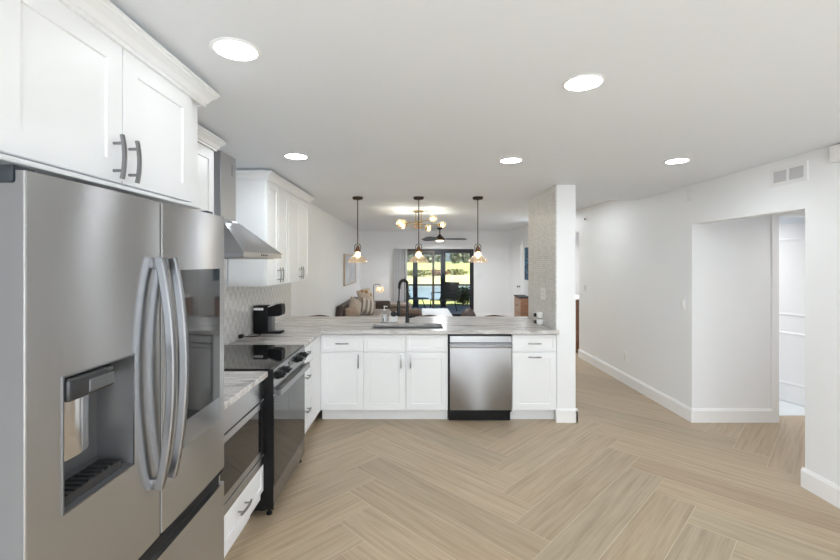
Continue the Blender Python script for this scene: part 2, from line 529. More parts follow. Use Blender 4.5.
def tag(o, label=None, cat=None, group=None, kind=None):
    if label: o['label'] = label
    if cat: o['category'] = cat
    if group: o['group'] = group
    if kind: o['kind'] = kind
    return o
def thing(name, loc, label, cat, group=None):
    o = bpy.data.objects.new(name, None)
    o.empty_display_size = 0.1
    o.location = loc
    C.objects.link(o)
    return tag(o, label, cat, group)
def struct(o, label=None):
    o['kind'] = 'structure'
    if label: o['label'] = label
    return o
def sbox(name, mat, *boxes, bev=0.0, label=None):
    m = MB()
    for b in boxes: m.box(*b, bev=bev)
    return struct(m.build(name, mat), label)
def copy_thing(root, loc, label, group=None):
    r = root.copy()
    C.objects.link(r)
    r.location = loc
    r['label'] = label
    if group: r['group'] = group
    for ch in list(root.children):
        c = ch.copy(); C.objects.link(c); c.parent = r
        for g in list(ch.children):
            d = g.copy(); C.objects.link(d); d.parent = c
    return r

# ------------------------------------------------------------------ the setting
XL, XR = -1.55, 2.75
YREAR, YK, YB = -2.5, 5.27, 12.0
ZK, ZL = 2.357, 2.46
def clip_poly(poly, x0, x1, y0, y1):
    def cut(ps, inside, inter):
        out = []
        for i in range(len(ps)):
            a, b = ps[i - 1], ps[i]
            if inside(b):
                if not inside(a): out.append(inter(a, b))
                out.append(b)
            elif inside(a): out.append(inter(a, b))
        return out
    def ix(x): return lambda a, b: (x, a[1] + (b[1] - a[1]) * (x - a[0]) / (b[0] - a[0]))
    def iy(y): return lambda a, b: (a[0] + (b[0] - a[0]) * (y - a[1]) / (b[1] - a[1]), y)
    for inside, inter in ((lambda p: p[0] >= x0, ix(x0)), (lambda p: p[0] <= x1, ix(x1)), (lambda p: p[1] >= y0, iy(y0)), (lambda p: p[1] <= y1, iy(y1))):
        if len(poly) < 3: return []
        poly = cut(poly, inside, inter)
    return poly if len(poly) >= 3 else []

def build_floor():
    W, L, G = 0.2475, 1.50, 0.0013
    X0, Y0 = 0.774, 2.413
    r2 = math.sqrt(2)
    bm = bmesh.new()
    uvl = bm.loops.layers.uv.new('UVMap')
    col = bm.loops.layers.color.new('plank_tint')
    rng = random.Random(3)
    def w2(p, q): return (X0 + (p - q) / r2, Y0 + (p + q) / r2)
    rooms = [(XL, XR, YREAR, YB), (XR, 4.6, 2.997, 4.40), (XR, 4.6, 6.6, 8.6)]
    for m in range(-5, 6):
        for k in range(-60, 60):
            for kind in (0, 1):
                ox, oy = k * W + m * L, k * W - m * L
                if kind == 0: p0, p1, q0, q1 = ox, ox + L, oy, oy + W
                else: p0, p1, q0, q1 = ox + L, ox + L + W, oy + W - L, oy + W
                cx, cy = w2((p0 + p1) / 2, (q0 + q1) / 2)
                if not (XL - 1.2 < cx < 5.6 and YREAR - 1.2 < cy < YB + 1.2): continue
                t = rng.uniform(0.93, 1.05)
                tw = rng.uniform(-0.015, 0.015)
                tint = (min(1, t * (1 + tw)), t, t * (1 - tw), 1)
                uo, vo = rng.uniform(0, 50), rng.uniform(0, 50)
                quad = [w2(p0 + G, q0 + G), w2(p1 - G, q0 + G), w2(p1 - G, q1 - G), w2(p0 + G, q1 - G)]
                for rm in rooms:
                    pl = clip_poly(quad, *rm)
                    if not pl: continue
                    try: f = bm.faces.new([bm.verts.new((x, y, 0.0)) for x, y in pl])
                    except ValueError: continue
                    for lp in f.loops:
                        x, y = lp.vert.co.x - X0, lp.vert.co.y - Y0
                        p, q = (x + y) / r2, (y - x) / r2
                        lp[uvl].uv = (p + uo, q + vo) if kind == 0 else (q + uo, p + vo)
                        lp[col] = tint
    for x0, x1, y0, y1 in rooms:
        f = bm.faces.new([bm.verts.new(c) for c in ((x0, y0, -0.0012), (x1, y0, -0.0012), (x1, y1, -0.0012), (x0, y1, -0.0012))])
        f.material_index = 1
    me = bpy.data.meshes.new('floor')
    bm.normal_update()
    bm.to_mesh(me); bm.free()
    me.materials.append(M['floor']); me.materials.append(M['grout'])
    o = bpy.data.objects.new('floor', me)
    C.objects.link(o)
    return struct(o, 'pale oak look herringbone plank floor')
build_floor()
sbox('ceiling_kitchen', 'ceiling', (XL - .1, 4.7, YREAR - .1, YK, ZK, ZK + 0.25), label='white kitchen ceiling')
sbox('ceiling_living', 'ceiling', (XL - .1, 4.7, YK, YB + .2, ZL, ZL + 0.15), label='white living room ceiling')
sbox('wall_left', 'wall', (XL - .1, XL, YREAR - .1, YB + .2, -.02, ZL))
sbox('wall_rear', 'wall', (XL, 4.7, YREAR - .1, YREAR, -.02, ZK))
# far wall with the sliding door opening
SX0, SX1, SZ = -0.33, 1.66, 1.955
sbox('wall_back', 'wall', (XL, SX0, YB, YB + .2, -.02, ZL), (SX1, 3.0, YB, YB + .2, -.02, ZL), (SX0, SX1, YB, YB + .2, SZ, ZL))
# right hand wall: near piece, header over the side hall, far piece, header, living room piece
sbox('wall_right', 'wall', (XR, XR + .12, YREAR, 2.997, -.02, ZK), (XR, XR + .12, 2.997, 4.22, 1.967, ZK),
     (XR, XR + .12, 4.22, 7.12, -.02, ZK if False else ZL), (XR, XR + .12, 7.12, 8.25, 2.11, ZL))
sbox('wall_living', 'wall', (2.64, XR + .12, 8.25, YB, -.02, ZL))
# side hall and the bathroom beyond its doorway
sbox('wall_alcove', 'wall', (XR + .12, 3.60, 4.22, 4.38, -.02, ZK), (4.42, 4.6, 4.22, 4.38, -.02, ZK), (3.60, 4.42, 4.22, 4.38, 2.05, ZK),
     (XR + .12, 4.6, 2.91, 2.997, -.02, ZK), (4.6, 4.7, 2.91, 8.7, -.02, ZL), (2.88, 4.6, 6.4, 6.6, -.02, ZL), (2.88, 4.6, 8.6, 8.75, -.02, ZL))
sbox('floor_bathroom', 'bath_tile', (XR + .12, 4.6, 4.40, 6.4, -.02, 0.001), label='pale tiled bathroom floor')
# pier at the end of the peninsula
PX0, PX1, PY0, PY1 = 1.408, 1.594, 4.22, 5.24
sbox('pillar', 'wall', (PX0, PX1, PY0, PY1, -.02, ZK), label='white wall pier at the end of the peninsula')
sbox('trim_1', 'woven', (PX0 - .010, PX0, PY0 + .004, PY1, 0.916, ZK), label='woven grey mosaic tile on the pier')
sbox('trim_2', 'ogee', (XL, XL + .010, 1.82, 2.63, 0.915, 1.385), (XL, XL + .010, 2.63, 3.47, 0.915, 1.70), (XL, XL + .010, 3.47, 5.28, 0.915, 1.385),
     label='white and grey ogee backsplash tile')
# baseboards
BH, BT = 0.138, 0.016
def baseboard(name, segs):
    m = MB()
    for (x0, y0, x1, y1, nx, ny) in segs:        # wall line and the outward normal
        prof = [(0, 0), (BT, 0), (BT, BH - .022), (BT * .55, BH - .008), (BT * .45, BH), (0, BH)]
        a, b = Vector((x0, y0, 0)), Vector((x1, y1, 0))
        n = Vector((nx, ny, 0))
        m.ring_surface([[e + n * o + Vector((0, 0, z)) for o, z in prof] for e in (a, b)])
    return struct(m.build(name, 'trim'))
baseboard('baseboard_right', [(XR, YREAR, XR, 2.997 + BT, -1, 0), (XR, 2.997, XR + .12, 2.997, 0, 1), (XR, 4.22 - BT, XR, 7.12, -1, 0)])
baseboard('baseboard_alcove', [(XR, 4.22, 3.535, 4.22, 0, -1)])
baseboard('baseboard_pier', [(PX0 - .012, PY0, PX1 + BT, PY0, 0, -1), (PX1, PY0 - BT, PX1, PY1 + BT, 1, 0), (PX0, PY1, PX1, PY1, 0, 1)])
baseboard('baseboard_left', [(XL, 5.3, XL, YB, 1, 0), (XL, YREAR, XL, .8, 1, 0)])
baseboard('baseboard_back', [(XL, YB, -.62, YB, 0, -1), (SX1 + .06, YB, 2.64, YB, 0, -1)])
baseboard('baseboard_living', [(2.64, 8.25, 2.64, 10.42, -1, 0), (2.64, 11.35, 2.64, YB, -1, 0)])
# bathroom doorway casing and the open door
sbox('trim_3', 'trim', (3.535, 3.60, 4.203, 4.22, 0, 2.115), (4.42, 4.49, 4.203, 4.22, 0, 2.115), (3.60, 4.42, 4.203, 4.22, 2.05, 2.115),
     (3.60, 3.615, 4.22, 4.38, 0, 2.05), (4.405, 4.42, 4.22, 4.38, 0, 2.05), label='white casing of the bathroom doorway')
def panel_door(name, w, panels, mtx, knob=None, label=None):
    m = MB()
    m.box(0, w, -.017, .017, 0.008, 2.02, 0.002, mtx=mtx)
    for z0, z1 in panels:
        for sg in (-1, 1):
            q = .017 * sg
            a = [mtx @ Vector(c) for c in ((.11, q, z0), (w - .11, q, z0), (w - .11, q, z1), (.11, q, z1))]
            b = [mtx @ Vector(c) for c in ((.125, q + .007 * sg, z0 + .015), (w - .125, q + .007 * sg, z0 + .015), (w - .125, q + .007 * sg, z1 - .015), (.125, q + .007 * sg, z1 - .015))]
            c_ = [mtx @ Vector(c) for c in ((.150, q + .002 * sg, z0 + .04), (w - .150, q + .002 * sg, z0 + .04), (w - .150, q + .002 * sg, z1 - .04), (.150, q + .002 * sg, z1 - .04))]
            m.ring_surface([a, b, c_], True, False)
            m.face(m._new(c_))
    o = struct(m.build(name, 'trim'), label)
    if knob:
        k = MB().lathe([(.0, .017), (.028, .017), (.028, .024), (.010, .03), (.010, .05), (.026, .058), (.028, .072), (.018, .082), (.0, .084)], axis='Y', seg=14)
        k.move(mtx @ Matrix.Translation((knob, 0, .98)))
        if True: k.move(Matrix.Identity(4))
        k.build('door_knob', 'nickel', o)
    return o
th = math.atan2(0.74, -0.27)
panel_door('door_1', 0.78, [(.20, .80), (.98, 1.86)], Matrix.Translation((4.395, 4.40, 0)) @ Matrix.Rotation(th, 4, 'Z'), label='open white panel door in the bathroom')
# closed white door on the living room's right wall with its casing
sbox('trim_4', 'trim', (2.615, 2.64, 10.42, 10.50, 0, 2.11), (2.615, 2.64, 11.27, 11.35, 0, 2.11), (2.615, 2.64, 10.50, 11.27, 2.035, 2.11), label='white casing of the living room door')
panel_door('door_2', 0.76, [(.20, .80), (.98, 1.86)], Matrix.Translation((2.622, 10.505, 0)) @ Matrix.Rotation(PI / 2, 4, 'Z'), knob=.07, label='closed white door on the living room right wall')
# unseen window frame added around the rear fill light, on a solid wall
wf = struct(MB().box(-1.3, 2.5, YREAR, YREAR + .03, .10, .18).box(-1.3, 2.5, YREAR, YREAR + .03, 2.22, 2.30).box(-1.3, -1.22, YREAR, YREAR + .03, .18, 2.22).box(2.42, 2.5, YREAR, YREAR + .03, .18, 2.22).build('fill_panel_frame', 'trim'))
# sliding glass door
sd = struct(MB().box(SX0, SX0 + .05, YB + .02, YB + .14, 0, SZ).box(SX1 - .05, SX1, YB + .02, YB + .14, 0, SZ).box(SX0, SX1, YB + .02, YB + .14, SZ - .045, SZ).box(SX0, SX1, YB + .02, YB + .14, 0, .03).build('door_3', 'door_frame'), 'dark framed sliding glass door')
for nm, x0, x1, yy, mt in (('sliding_panel', SX0 + .05, .55, YB + .05, 'door_frame'), ('fixed_panel', .49, SX1 - .05, YB + .10, 'door_frame')):
    f = MB()
    f.box(x0, x0 + .05, yy - .015, yy + .015, .03, SZ - .045).box(x1 - .05, x1, yy - .015, yy + .015, .03, SZ - .045).box(x0 + .05, x1 - .05, yy - .015, yy + .015, SZ - .11, SZ - .045).box(x0 + .05, x1 - .05, yy - .015, yy + .015, .03, .11)
    fo = f.build(nm, 'meeting' if nm == 'sliding_panel' else mt, sd)
    MB().box(x0 + .05, x1 - .05, yy - .003, yy + .003, .11, SZ - .11).build('pane', 'pane', fo)
sbox('trim_5', 'trim', (-.70, -.63, YB - .02, YB, 0, 2.09), (SX1, SX1 + .06, YB - .02, YB, 0, 2.09), (-.63, SX1, YB - .02, YB, 2.02, 2.09), label='white casing around the sliding door')

# ------------------------------------------------------------------ outside
sbox('patio_floor', 'patio', (-6, 8, YB + .2, 15.6, -.12, -.02), label='grey patio slab beyond the sliding door')
sbox('patio_shade_cover', 'ceiling', (-6, 8, YB + .2, 15.3, 2.5, 2.62), label='unseen patio cover added to shade the slab')  # cover above the view, added to keep the slab in shade
def strip(name, mat, pts, x0, x1, nx=2, label=None):
    m = MB()
    for i in range(len(pts) - 1):
        for k in range(nx):
            xa, xb = x0 + (x1 - x0) * k / nx, x0 + (x1 - x0) * (k + 1) / nx
            m.face(m._new([(xa, pts[i][0], pts[i][1]), (xb, pts[i][0], pts[i][1]), (xb, pts[i + 1][0], pts[i + 1][1]), (xa, pts[i + 1][0], pts[i + 1][1])]))
    return struct(m.build(name, mat), label)
strip('lawn', 'grass', [(15.6, -.06), (19.0, -.10), (19.6, -.22)], -40, 40, label='sunny grass strip beside the pond')
strip('pond', 'water', [(19.2, -.20), (34, -.20)], -60, 60, label='pale pond')
strip('field', 'bank', [(33.5, -.30), (36, -.05), (52, .05)], -90, 90, label='dry grass bank across the pond')
strip('hill', 'hill_grass', [(52, .05), (70, .35), (100, 1.0), (130, 1.55), (160, 1.7), (400, 1.8)], -300, 300, label='bright fairway slope far behind')
def screen_beam():
    t = thing('patio_screen', (0.5, 15.2, 0), 'dark framed patio screen wall beyond the sliding door', 'screen')
    for x, w in ((-.75, .10), (.01, .17), (1.0, .17), (2.6, .12)):
        MB().box(x - w / 2, x + w / 2, 15.14, 15.26, -.02, 2.5).build('post', 'navy', t)
    MB().box(-.70, .925, 15.16, 15.24, 1.86, 1.96).box(-2.5, -.8, 15.16, 15.24, 1.86, 1.96).build('beam', 'navy', t)
    MB().box(-2.5, -.06, 15.17, 15.23, .745, .80).box(.095, .915, 15.17, 15.23, .745, .80).box(1.085, 2.54, 15.17, 15.23, .745, .80).build('rail', 'navy', t)
screen_beam()

def leaf_cloud(m, c, rad, n, size, rng):
    for _ in range(n):
        d = Vector((rng.gauss(0, 1), rng.gauss(0, 1), rng.gauss(0, 1))).normalized() * (rng.random() ** 0.35)
        p = Vector((c[0] + d.x * rad[0], c[1] + d.y * rad[1], c[2] + d.z * rad[2]))
        a = Vector((rng.uniform(-1, 1), rng.uniform(-1, 1), rng.uniform(-.6, 1))).normalized()
        b = a.cross(Vector((rng.uniform(-1, 1), rng.uniform(-1, 1), rng.uniform(-1, 1)))).normalized()
        s = size * rng.uniform(.6, 1.3)
        m.face(m._new([p - a * s, p + b * s * .45, p + a * s, p - b * s * .45]))
def plant(name, loc, rad, n, size, leaf, label, cat, group=None, trunk=0.0, seed=1):
    rng = random.Random(seed)
    t = thing(name, loc, label, cat, group)
    m = MB()
    for _ in range(5):
        o = (loc[0] + rng.uniform(-.35, .35) * rad[0], loc[1] + rng.uniform(-.35, .35) * rad[1], loc[2] + trunk + rad[2] * rng.uniform(.75, 1.15))
        leaf_cloud(m, o, tuple(.72 * r for r in rad), n // 5, size, rng)
    m.build('foliage', leaf, t)
    b = MB()
    for k in range(3 if trunk < 1 else 1):
        dx, dy = rng.uniform(-.3, .3) * rad[0], rng.uniform(-.3, .3) * rad[1]
        b.tube([(loc[0], loc[1], loc[2] - .05), (loc[0] + dx * .4, loc[1] + dy * .4, loc[2] + (trunk + rad[2]) * .5), (loc[0] + dx, loc[1] + dy, loc[2] + trunk + rad[2])], .02 + .012 * (trunk + rad[2]), 6)
    b.build('stem', 'bark', t)
    return t
plant('garden_shrub', (1.85, 16.4, -.07), (.62, .5, .44), 1500, .055, 'leaf', 'dark green leafy shrub outside the right pane of the sliding door', 'shrub', seed=5)
plant('garden_shrub', (-.45, 16.6, -.07), (.30, .3, .36), 500, .05, 'leaf', 'small dark green shrub outside the left edge of the sliding door', 'shrub', seed=8)
for i, x in enumerate((-6.5, -4.2, -2.0, .3, 2.6, 4.9, 7.2, 9.6)):
    plant('bank_shrub', (x, 46 + (i % 3) * 2.2, .02), (1.6, 1.0, .42), 420, .2, ('leaf_olive', 'leaf_rust', 'leaf_olive')[i % 3],
          'low olive and rust shrub on the bank across the pond', 'shrub', 'shrubs across the pond', seed=20 + i)
for i in range(13):
    plant('distant_tree', (-9 + 3.3 * i, 112 + (i % 3) * 7.5, .9), (1.75, 2.0, 2.1 + .3 * (i * 7 % 4)), 480, .62, 'leaf_grey',
          'grey green tree on the far side of the fairway', 'tree', 'trees behind the fairway', trunk=.0, seed=60 + i)
def lounge_chair():
    t = thing('patio_chair', (.98, 13.9, -.02), 'dark sling patio chair outside the sliding door', 'patio chair')
    X, Y = .98, 13.9
    # the chair faces left; the back leans to the right
    for dy in (-.28, .28):
        MB().tube([(X - .42, Y + dy, .36), (X + .12, Y + dy, .33), (X + .42, Y + dy, .92)], .018, 8).build('side_rail', 'black_matte', t)
    MB().sweep([(X - .42, Y, .365), (X - .2, Y, .345), (X + .1, Y, .335)], [(-.26, -.006), (.26, -.006), (.26, .006), (-.26, .006)]).build('seat', 'sling', t)
    MB().sweep([(X + .12, Y, .345), (X + .27, Y, .63), (X + .42, Y, .915)], [(-.26, -.006), (.26, -.006), (.26, .006), (-.26, .006)], hint=(-1, 0, 0)).build('backrest', 'sling', t)
    for dy in (-.29, .29):
        for x0, x1 in ((X - .38, X - .44), (X + .12, X + .26)):
            MB().tube([(x0, Y + dy, .36), (x1, Y + dy, -.015)], .017, 8).build('leg', 'black_matte', t)
        MB().tube([(X - .34, Y + dy, .36), (X - .36, Y + dy, .58), (X - .3, Y + dy, .61), (X + .22, Y + dy, .57)], .016, 8).build('arm', 'black_matte', t)
lounge_chair()
C.objects['patio_chair'].rotation_euler.z = math.radians(52)
def patio_table():
    t = thing('patio_table', (.12, 13.8, -.02), 'low dark glass patio table left of the sling chair', 'table')
    MB().lathe([(.001, .40), (.34, .40), (.345, .407), (.34, .415), (.001, .415)], (.12, 13.8, 0), 28).build('table_top', 'navy', t)
    for k in range(3):
        a = k * 2 * PI / 3 + .4
        MB().tube([(.12 + .12 * math.cos(a), 13.8 + .12 * math.sin(a), .40), (.12 + .27 * math.cos(a), 13.8 + .27 * math.sin(a), -.015)], .016, 8).build('leg', 'navy', t)
patio_table()

# ------------------------------------------------------------------ cabinet parts
FACE_X = Matrix(((0, 0, 1, 0), (1, 0, 0, 0), (0, 1, 0, 0), (0, 0, 0, 1)))      # u->+y, v->+z, w->+x
FACE_Y = Matrix(((1, 0, 0, 0), (0, 0, -1, 0), (0, 1, 0, 0), (0, 0, 0, 1)))     # u->+x, v->+z, w->-y
def local(face, x, y, z): return Matrix.Translation((x, y, z)) @ face
def shaker(name, parent, mtx, w, h, stile=.062, depth=.006, thick=.020, mat='cab'):
    m = MB()
    e = .0025
    outer = [(0, 0), (w, 0), (w, h), (0, h)]
    def ring(ins, d): return [mtx @ Vector((ins if u == 0 else w - ins, ins if v == 0 else h - ins, d)) for u, v in outer]
    rings = [ring(0, 0), ring(0, thick - e), ring(e, thick), ring(stile, thick), ring(stile + .002, thick - depth)]
    m.ring_surface(rings, True, True)
    return m.build(name, mat, parent)
def slab(name, parent, mtx, w, h, thick=.020, mat='cab', stile=.035):
    return shaker(name, parent, mtx, w, h, stile, .006, thick, mat)
def pull(parent, mtx, u, v, length, vertical=True, mat='nickel', out=.034, thick=.020):
    m = MB()
    n = 10
    pts = []
    for i in range(n + 1):
        s = i / n * 2 - 1
        bow = out * (1 - .22 * s * s) + thick
        pts.append(mtx @ (Vector((u, v + s * length / 2, bow)) if vertical else Vector((u + s * length / 2, v, bow))))
    hint = (mtx.to_3x3() @ Vector((0, 0, 1)))
    m.sweep(pts, [(-.0055, -.0045), (.0055, -.0045), (.0055, .0045), (-.0055, .0045)], hint)
    for s in (-.62, .62):
        a = Vector((u, v + s * length / 2, thick)) if vertical else Vector((u + s * length / 2, v, thick))
        b = a + Vector((0, 0, out * .9))
        m.tube([mtx @ a, mtx @ b], .0048, 8, hint=mtx.to_3x3() @ Vector((1, 1, 0)))
    return m.build('handle', mat, parent)
CROWN = [(0.0, 0.0), (.010, 0.0), (.010, .012), (.016, .014), (.020, .022), (.026, .032), (.042, .046), (.046, .048), (.046, .056), (.052, .060), (.052, .068), (0.0, .068)]
def crown(parent, xw, xf, y0, y1, z, near=True, far=True):
    m = MB()
    rings = []
    path = []
    if near: path.append(lambda o: (xw, y0 - o))
    path.append(lambda o: (xf + o, y0 - (o if near else 0)))
    path.append(lambda o: (xf + o, y1 + (o if far else 0)))
    if far: path.append(lambda o: (xw, y1 + o))
    for p in path: rings.append([(*p(o), z + h) for o, h in CROWN])
    m.ring_surface(rings)
    return m.build('crown_molding', 'cab', parent)
def toe(parent, *b): return MB().box(*b).build('toe_kick', 'cab', parent)

# cabinet over the refrigerator
FX = -.92
t = thing('wall_cabinet', (-1.2, 1.33, 1.823), 'deep white two-door cabinet above the refrigerator', 'cabinet')
MB().box(XL + .002, FX - .020, .86, 1.838, 1.823, 2.352, .001).build('body', 'cab', t)
MB().box(FX - .055, FX - .0, .86, 1.838, 1.818, 1.832, .003).build('light_rail', 'cab', t)
for y0, y1, hu in ((.925, 1.337, .412 - .040), (1.343, 1.755, .024)):
    mx = local(FACE_X, FX - .020, y0, 1.836)
    d = shaker('door', t, mx, y1 - y0, 2.268 - 1.836, .066)
    pull(d, mx, hu, .075, .135)
crown(t, XL + .35, FX, .86, 1.838, 2.264)
# narrow cabinet between the refrigerator and the hood
UX = -1.22
t = thing('wall_cabinet', (-1.4, 2.2, 1.387), 'shallow white cabinet between the refrigerator and the hood chimney', 'cabinet')
MB().box(XL + .002, UX - .020, 1.842, 2.585, 1.387, 2.352, .001).build('body', 'cab', t)
for y0, y1, hu in ((1.845, 2.211, .333), (2.216, 2.58, .033)):
    mx = local(FACE_X, UX - .020, y0, 1.392)
    d = shaker('door', t, mx, y1 - y0, 2.262 - 1.392)
    pull(d, mx, hu, .09, .135)
crown(t, XL + .012, UX, 1.90, 2.585, 2.264, near=False)
# two double-door cabinets beyond the hood
for y0, y1, lab, nr, fr in ((3.50, 4.108, 'white two-door wall cabinet just beyond the range hood', True, False), (4.112, 4.89, 'white two-door wall cabinet above the coffee machine end, farthest from the hood', False, True)):
    t = thing('wall_cabinet', (-1.4, (y0 + y1) / 2, 1.387), lab, 'cabinet')
    MB().box(XL + .012, UX - .020, y0, y1, 1.387, 2.352, .001).build('body', 'cab', t)
    mid = (y0 + y1) / 2
    for a, b, hs in ((y0 + .003, mid - .002, 1), (mid + .002, y1 - .003, 0)):
        mx = local(FACE_X, UX - .020, a, 1.390)
        d = shaker('door', t, mx, b - a, 2.262 - 1.390, .058)
        pull(d, mx, (b - a - .033) if hs else .033, .085, .130)
    crown(t, XL + .012, UX, y0, y1, 2.264, near=nr, far=fr)

# ------------------------------------------------------------------ refrigerator
def two_tone(o):                       # painted edges, brushed front
    for p in o.data.polygons:
        if abs(p.normal.y) > .8 or p.normal.x < -.5: p.material_index = 1
    return o
def fridge():
    t = thing('refrigerator', (-1.15, 1.325, 0), 'stainless french door refrigerator with water dispenser and dark screen', 'refrigerator')
    Y0, Y1, YM = .868, 1.782, 1.336
    XF, XBK = -.795, -.893
    MB().box(-1.52, -.905, Y0 + .004, Y1 - .004, .03, 1.755, .004).build('body', 'steel_side', t)
    MB().box(-1.50, -.93, Y0 + .02, Y1 - .02, 0.0, .035).build('base', 'black', t)
    def prof(y0, y1, ya=None, yb=None, n=14, depth=None):
        # outline in (x, y) of a door with a softly bowed front; ya..yb crops it
        c, hw = (y0 + y1) / 2, (y1 - y0) / 2
        def fx(y):
            s = (y - c) / hw
            x = XF - .0035 * s * s
            e = min(y - y0, y1 - y)
            if e < .006: x -= .006 - math.sqrt(max(0, .006 ** 2 - (.006 - e) ** 2))
            return x
        a, b = (y0 if ya is None else ya), (y1 if yb is None else yb)
        ys = []
        if ya is None: ys += [y0, y0 + .0005, y0 + .0015, y0 + .003, y0 + .0045, y0 + .006, y0 + .0065, y0 + .008]
        else: ys += [a]
        for i in range(1, n): ys.append(a + (b - a) * i / n)
        if yb is None: ys += [y1 - .008, y1 - .0065, y1 - .006, y1 - .0045, y1 - .003, y1 - .0015, y1 - .0005, y1]
        else: ys += [b]
        ys = sorted(set(y for y in ys if a <= y <= b))
        return [(XBK, a)] + [(fx(y), y) for y in ys] + [(XBK, b)]
    ZB, ZT = .735, 1.778
    # left door with the dispenser opening
    DY0, DY1, DZ0, DZ1 = .962, 1.200, 1.020, 1.327
    m = MB()
    for pr, z0, z1 in ((prof(Y0, YM - .003), ZB, DZ0), (prof(Y0, YM - .003), DZ1, ZT), (prof(Y0, YM - .003, None, DY0), DZ0, DZ1), (prof(Y0, YM - .003, DY1, None), DZ0, DZ1)):
        m.prism(pr, 'Z', z0, z1)
    ld = two_tone(m.build('door', ['steel', 'steel_side'], t, True, .7))
    ld['label'] = 'left door with water dispenser'
    XR_ = XF - .088
    r = MB()
    def q(*c): r.face(r._new(c))
    xf = XF - .001
    q((XR_, DY0, DZ0), (XR_, DY1, DZ0), (XR_, DY1, DZ1), (XR_, DY0, DZ1))
    q((XR_, DY0, DZ0), (xf, DY0, DZ0), (xf, DY0, DZ1), (XR_, DY0, DZ1))
    q((XR_, DY1 - .02, DZ0 + .02), (xf, DY1, DZ0), (xf, DY1, DZ1), (XR_, DY1 - .02, DZ1))
    q((XR_, DY0, DZ1), (xf, DY0, DZ1), (xf, DY1, DZ1), (XR_, DY1, DZ1))
    q((XR_, DY0, DZ0 + .025), (xf, DY0, DZ0), (xf, DY1, DZ0), (XR_, DY1, DZ0 + .025))
    r.build('dispenser_recess', 'grey_plastic', ld)
    b = MB()
    for (ya, yb, za, zb) in ((DY0 - .004, DY0, DZ0 - .004, DZ1 + .004), (DY1, DY1 + .004, DZ0 - .004, DZ1 + .004), (DY0, DY1, DZ0 - .004, DZ0), (DY0, DY1, DZ1, DZ1 + .004)):
        b.box(XF - .010, XF + .0012, ya, yb, za, zb)
    b.build('dispenser_bezel', 'steel_bar', ld)
    MB().box(XR_ + .004, XF + .010, DY0 + .004, DY0 + .150, DZ1 - .058, DZ1 - .004, .007, 3).build('dispenser_head', 'dark_plastic', ld, True)
    MB().box(XF + .006, XF + .0125, DY0 + .062, DY0 + .146, DZ1 - .050, DZ1 - .020, .002).build('control_label', 'grey_plastic', ld)
    arc = []
    for k in range(13):
        a = PI * k / 12
        arc.append((XR_ + .006 + .034 * math.sin(a) ** .7, 1.053 - .074 * math.cos(a)))
    MB().prism(arc, 'Z', 1.108, 1.272).build('dispenser_paddle', 'chrome', ld, True)
    tr = MB().box(XR_ + .012, XF - .014, DY0 + .02, DY1 - .03, DZ0 + .004, DZ0 + .026)
    for k in range(8):
        yy = DY0 + .03 + k * .022
        tr.box(XR_ + .016, XF - .018, yy, yy + .008, DZ0 + .026, DZ0 + .029)
    tr.build('drip_tray', 'dark_plastic', ld)
    MB().box(XBK + .01, XF - .012, YM - .0028, YM + .0028, ZB + .01, ZT - .01).build('gasket', 'black_matte', ld)
    # right door with the dark screen
    rd = two_tone(MB().prism(prof(YM + .003, Y1), 'Z', ZB, ZT).build('door', ['steel', 'steel_side'], t, True, .7))
    rd['label'] = 'right door with dark glass screen'
    def sheet(name, ya, yb, za, zb, out, mat):
        mm = MB()
        c, hw = (YM + .003 + Y1) / 2, (Y1 - YM - .003) / 2
        pts = [(XF - .0035 * ((y - c) / hw) ** 2 + out, y) for y in [ya + (yb - ya) * i / 10 for i in range(11)]]
        poly = pts + [(x - .006, y) for x, y in reversed(pts)]
        mm.prism(poly, 'Z', za, zb)
        return mm.build(name, mat, rd, True, .7)
    sheet('panel_bezel', 1.432, 1.730, .950, 1.042, .0022, 'grey_glass')
    sheet('screen', 1.432, 1.730, 1.042, 1.563, .0025, 'screen_glass')
    # handles: bowed flat bars
    for d, yy in ((ld, 1.300), (rd, 1.372)):
        h = MB()
        pts = []
        for i in range(25):
            s = i / 24 * 2 - 1
            pts.append((XF + .012 + .038 * (1 - s * s) ** .9, yy, 1.25 + s * .352))
        h.sweep(pts, [(-.008, -.012), (.008, -.012), (.010, -.009), (.010, .008), (.007, .012), (-.007, .012), (-.010, .008), (-.010, -.009)], hint=(1, 0, 0))
        for s in (-1, 1):
            h.box(XF - .004, XF + .018, yy - .009, yy + .009, 1.25 + s * .337 - .016, 1.25 + s * .337 + .016, .003)
        h.build('handle', 'steel_bar', d, True, .5)
    # freezer drawer with the recessed grip
    fd = two_tone(MB().prism(prof(Y0, Y1), 'Z', .06, .672).build('freezer_drawer', ['steel', 'steel_side'], t, True, .7))
    MB().box(XBK + .004, XF - .022, Y0 + .012, Y1 - .012, .672, .733).build('grip_recess', 'black', fd)
    MB().prism([(XF - .022, .700), (XF - .006, .716), (XF - .006, .722), (XF - .022, .733)], 'Y', Y0 + .012, Y1 - .012).build('grip_lip', 'black', fd)
    MB().box(-.905, -.816, Y0 - .006, Y0 + .05, 1.752, 1.790, .006).build('hinge_cover', 'hinge', t, True)
    MB().box(-.905, -.845, Y1 - .05, Y1 + .002, 1.779, 1.800, .006).build('hinge_cover', 'hinge', t, True)
    for y in (Y0 + .1, Y1 - .1):
        MB().lathe([(.001, 0), (.02, 0), (.02, .03), (.001, .03)], (-.92, y, 0), 12).build('foot', 'black', t)
fridge()

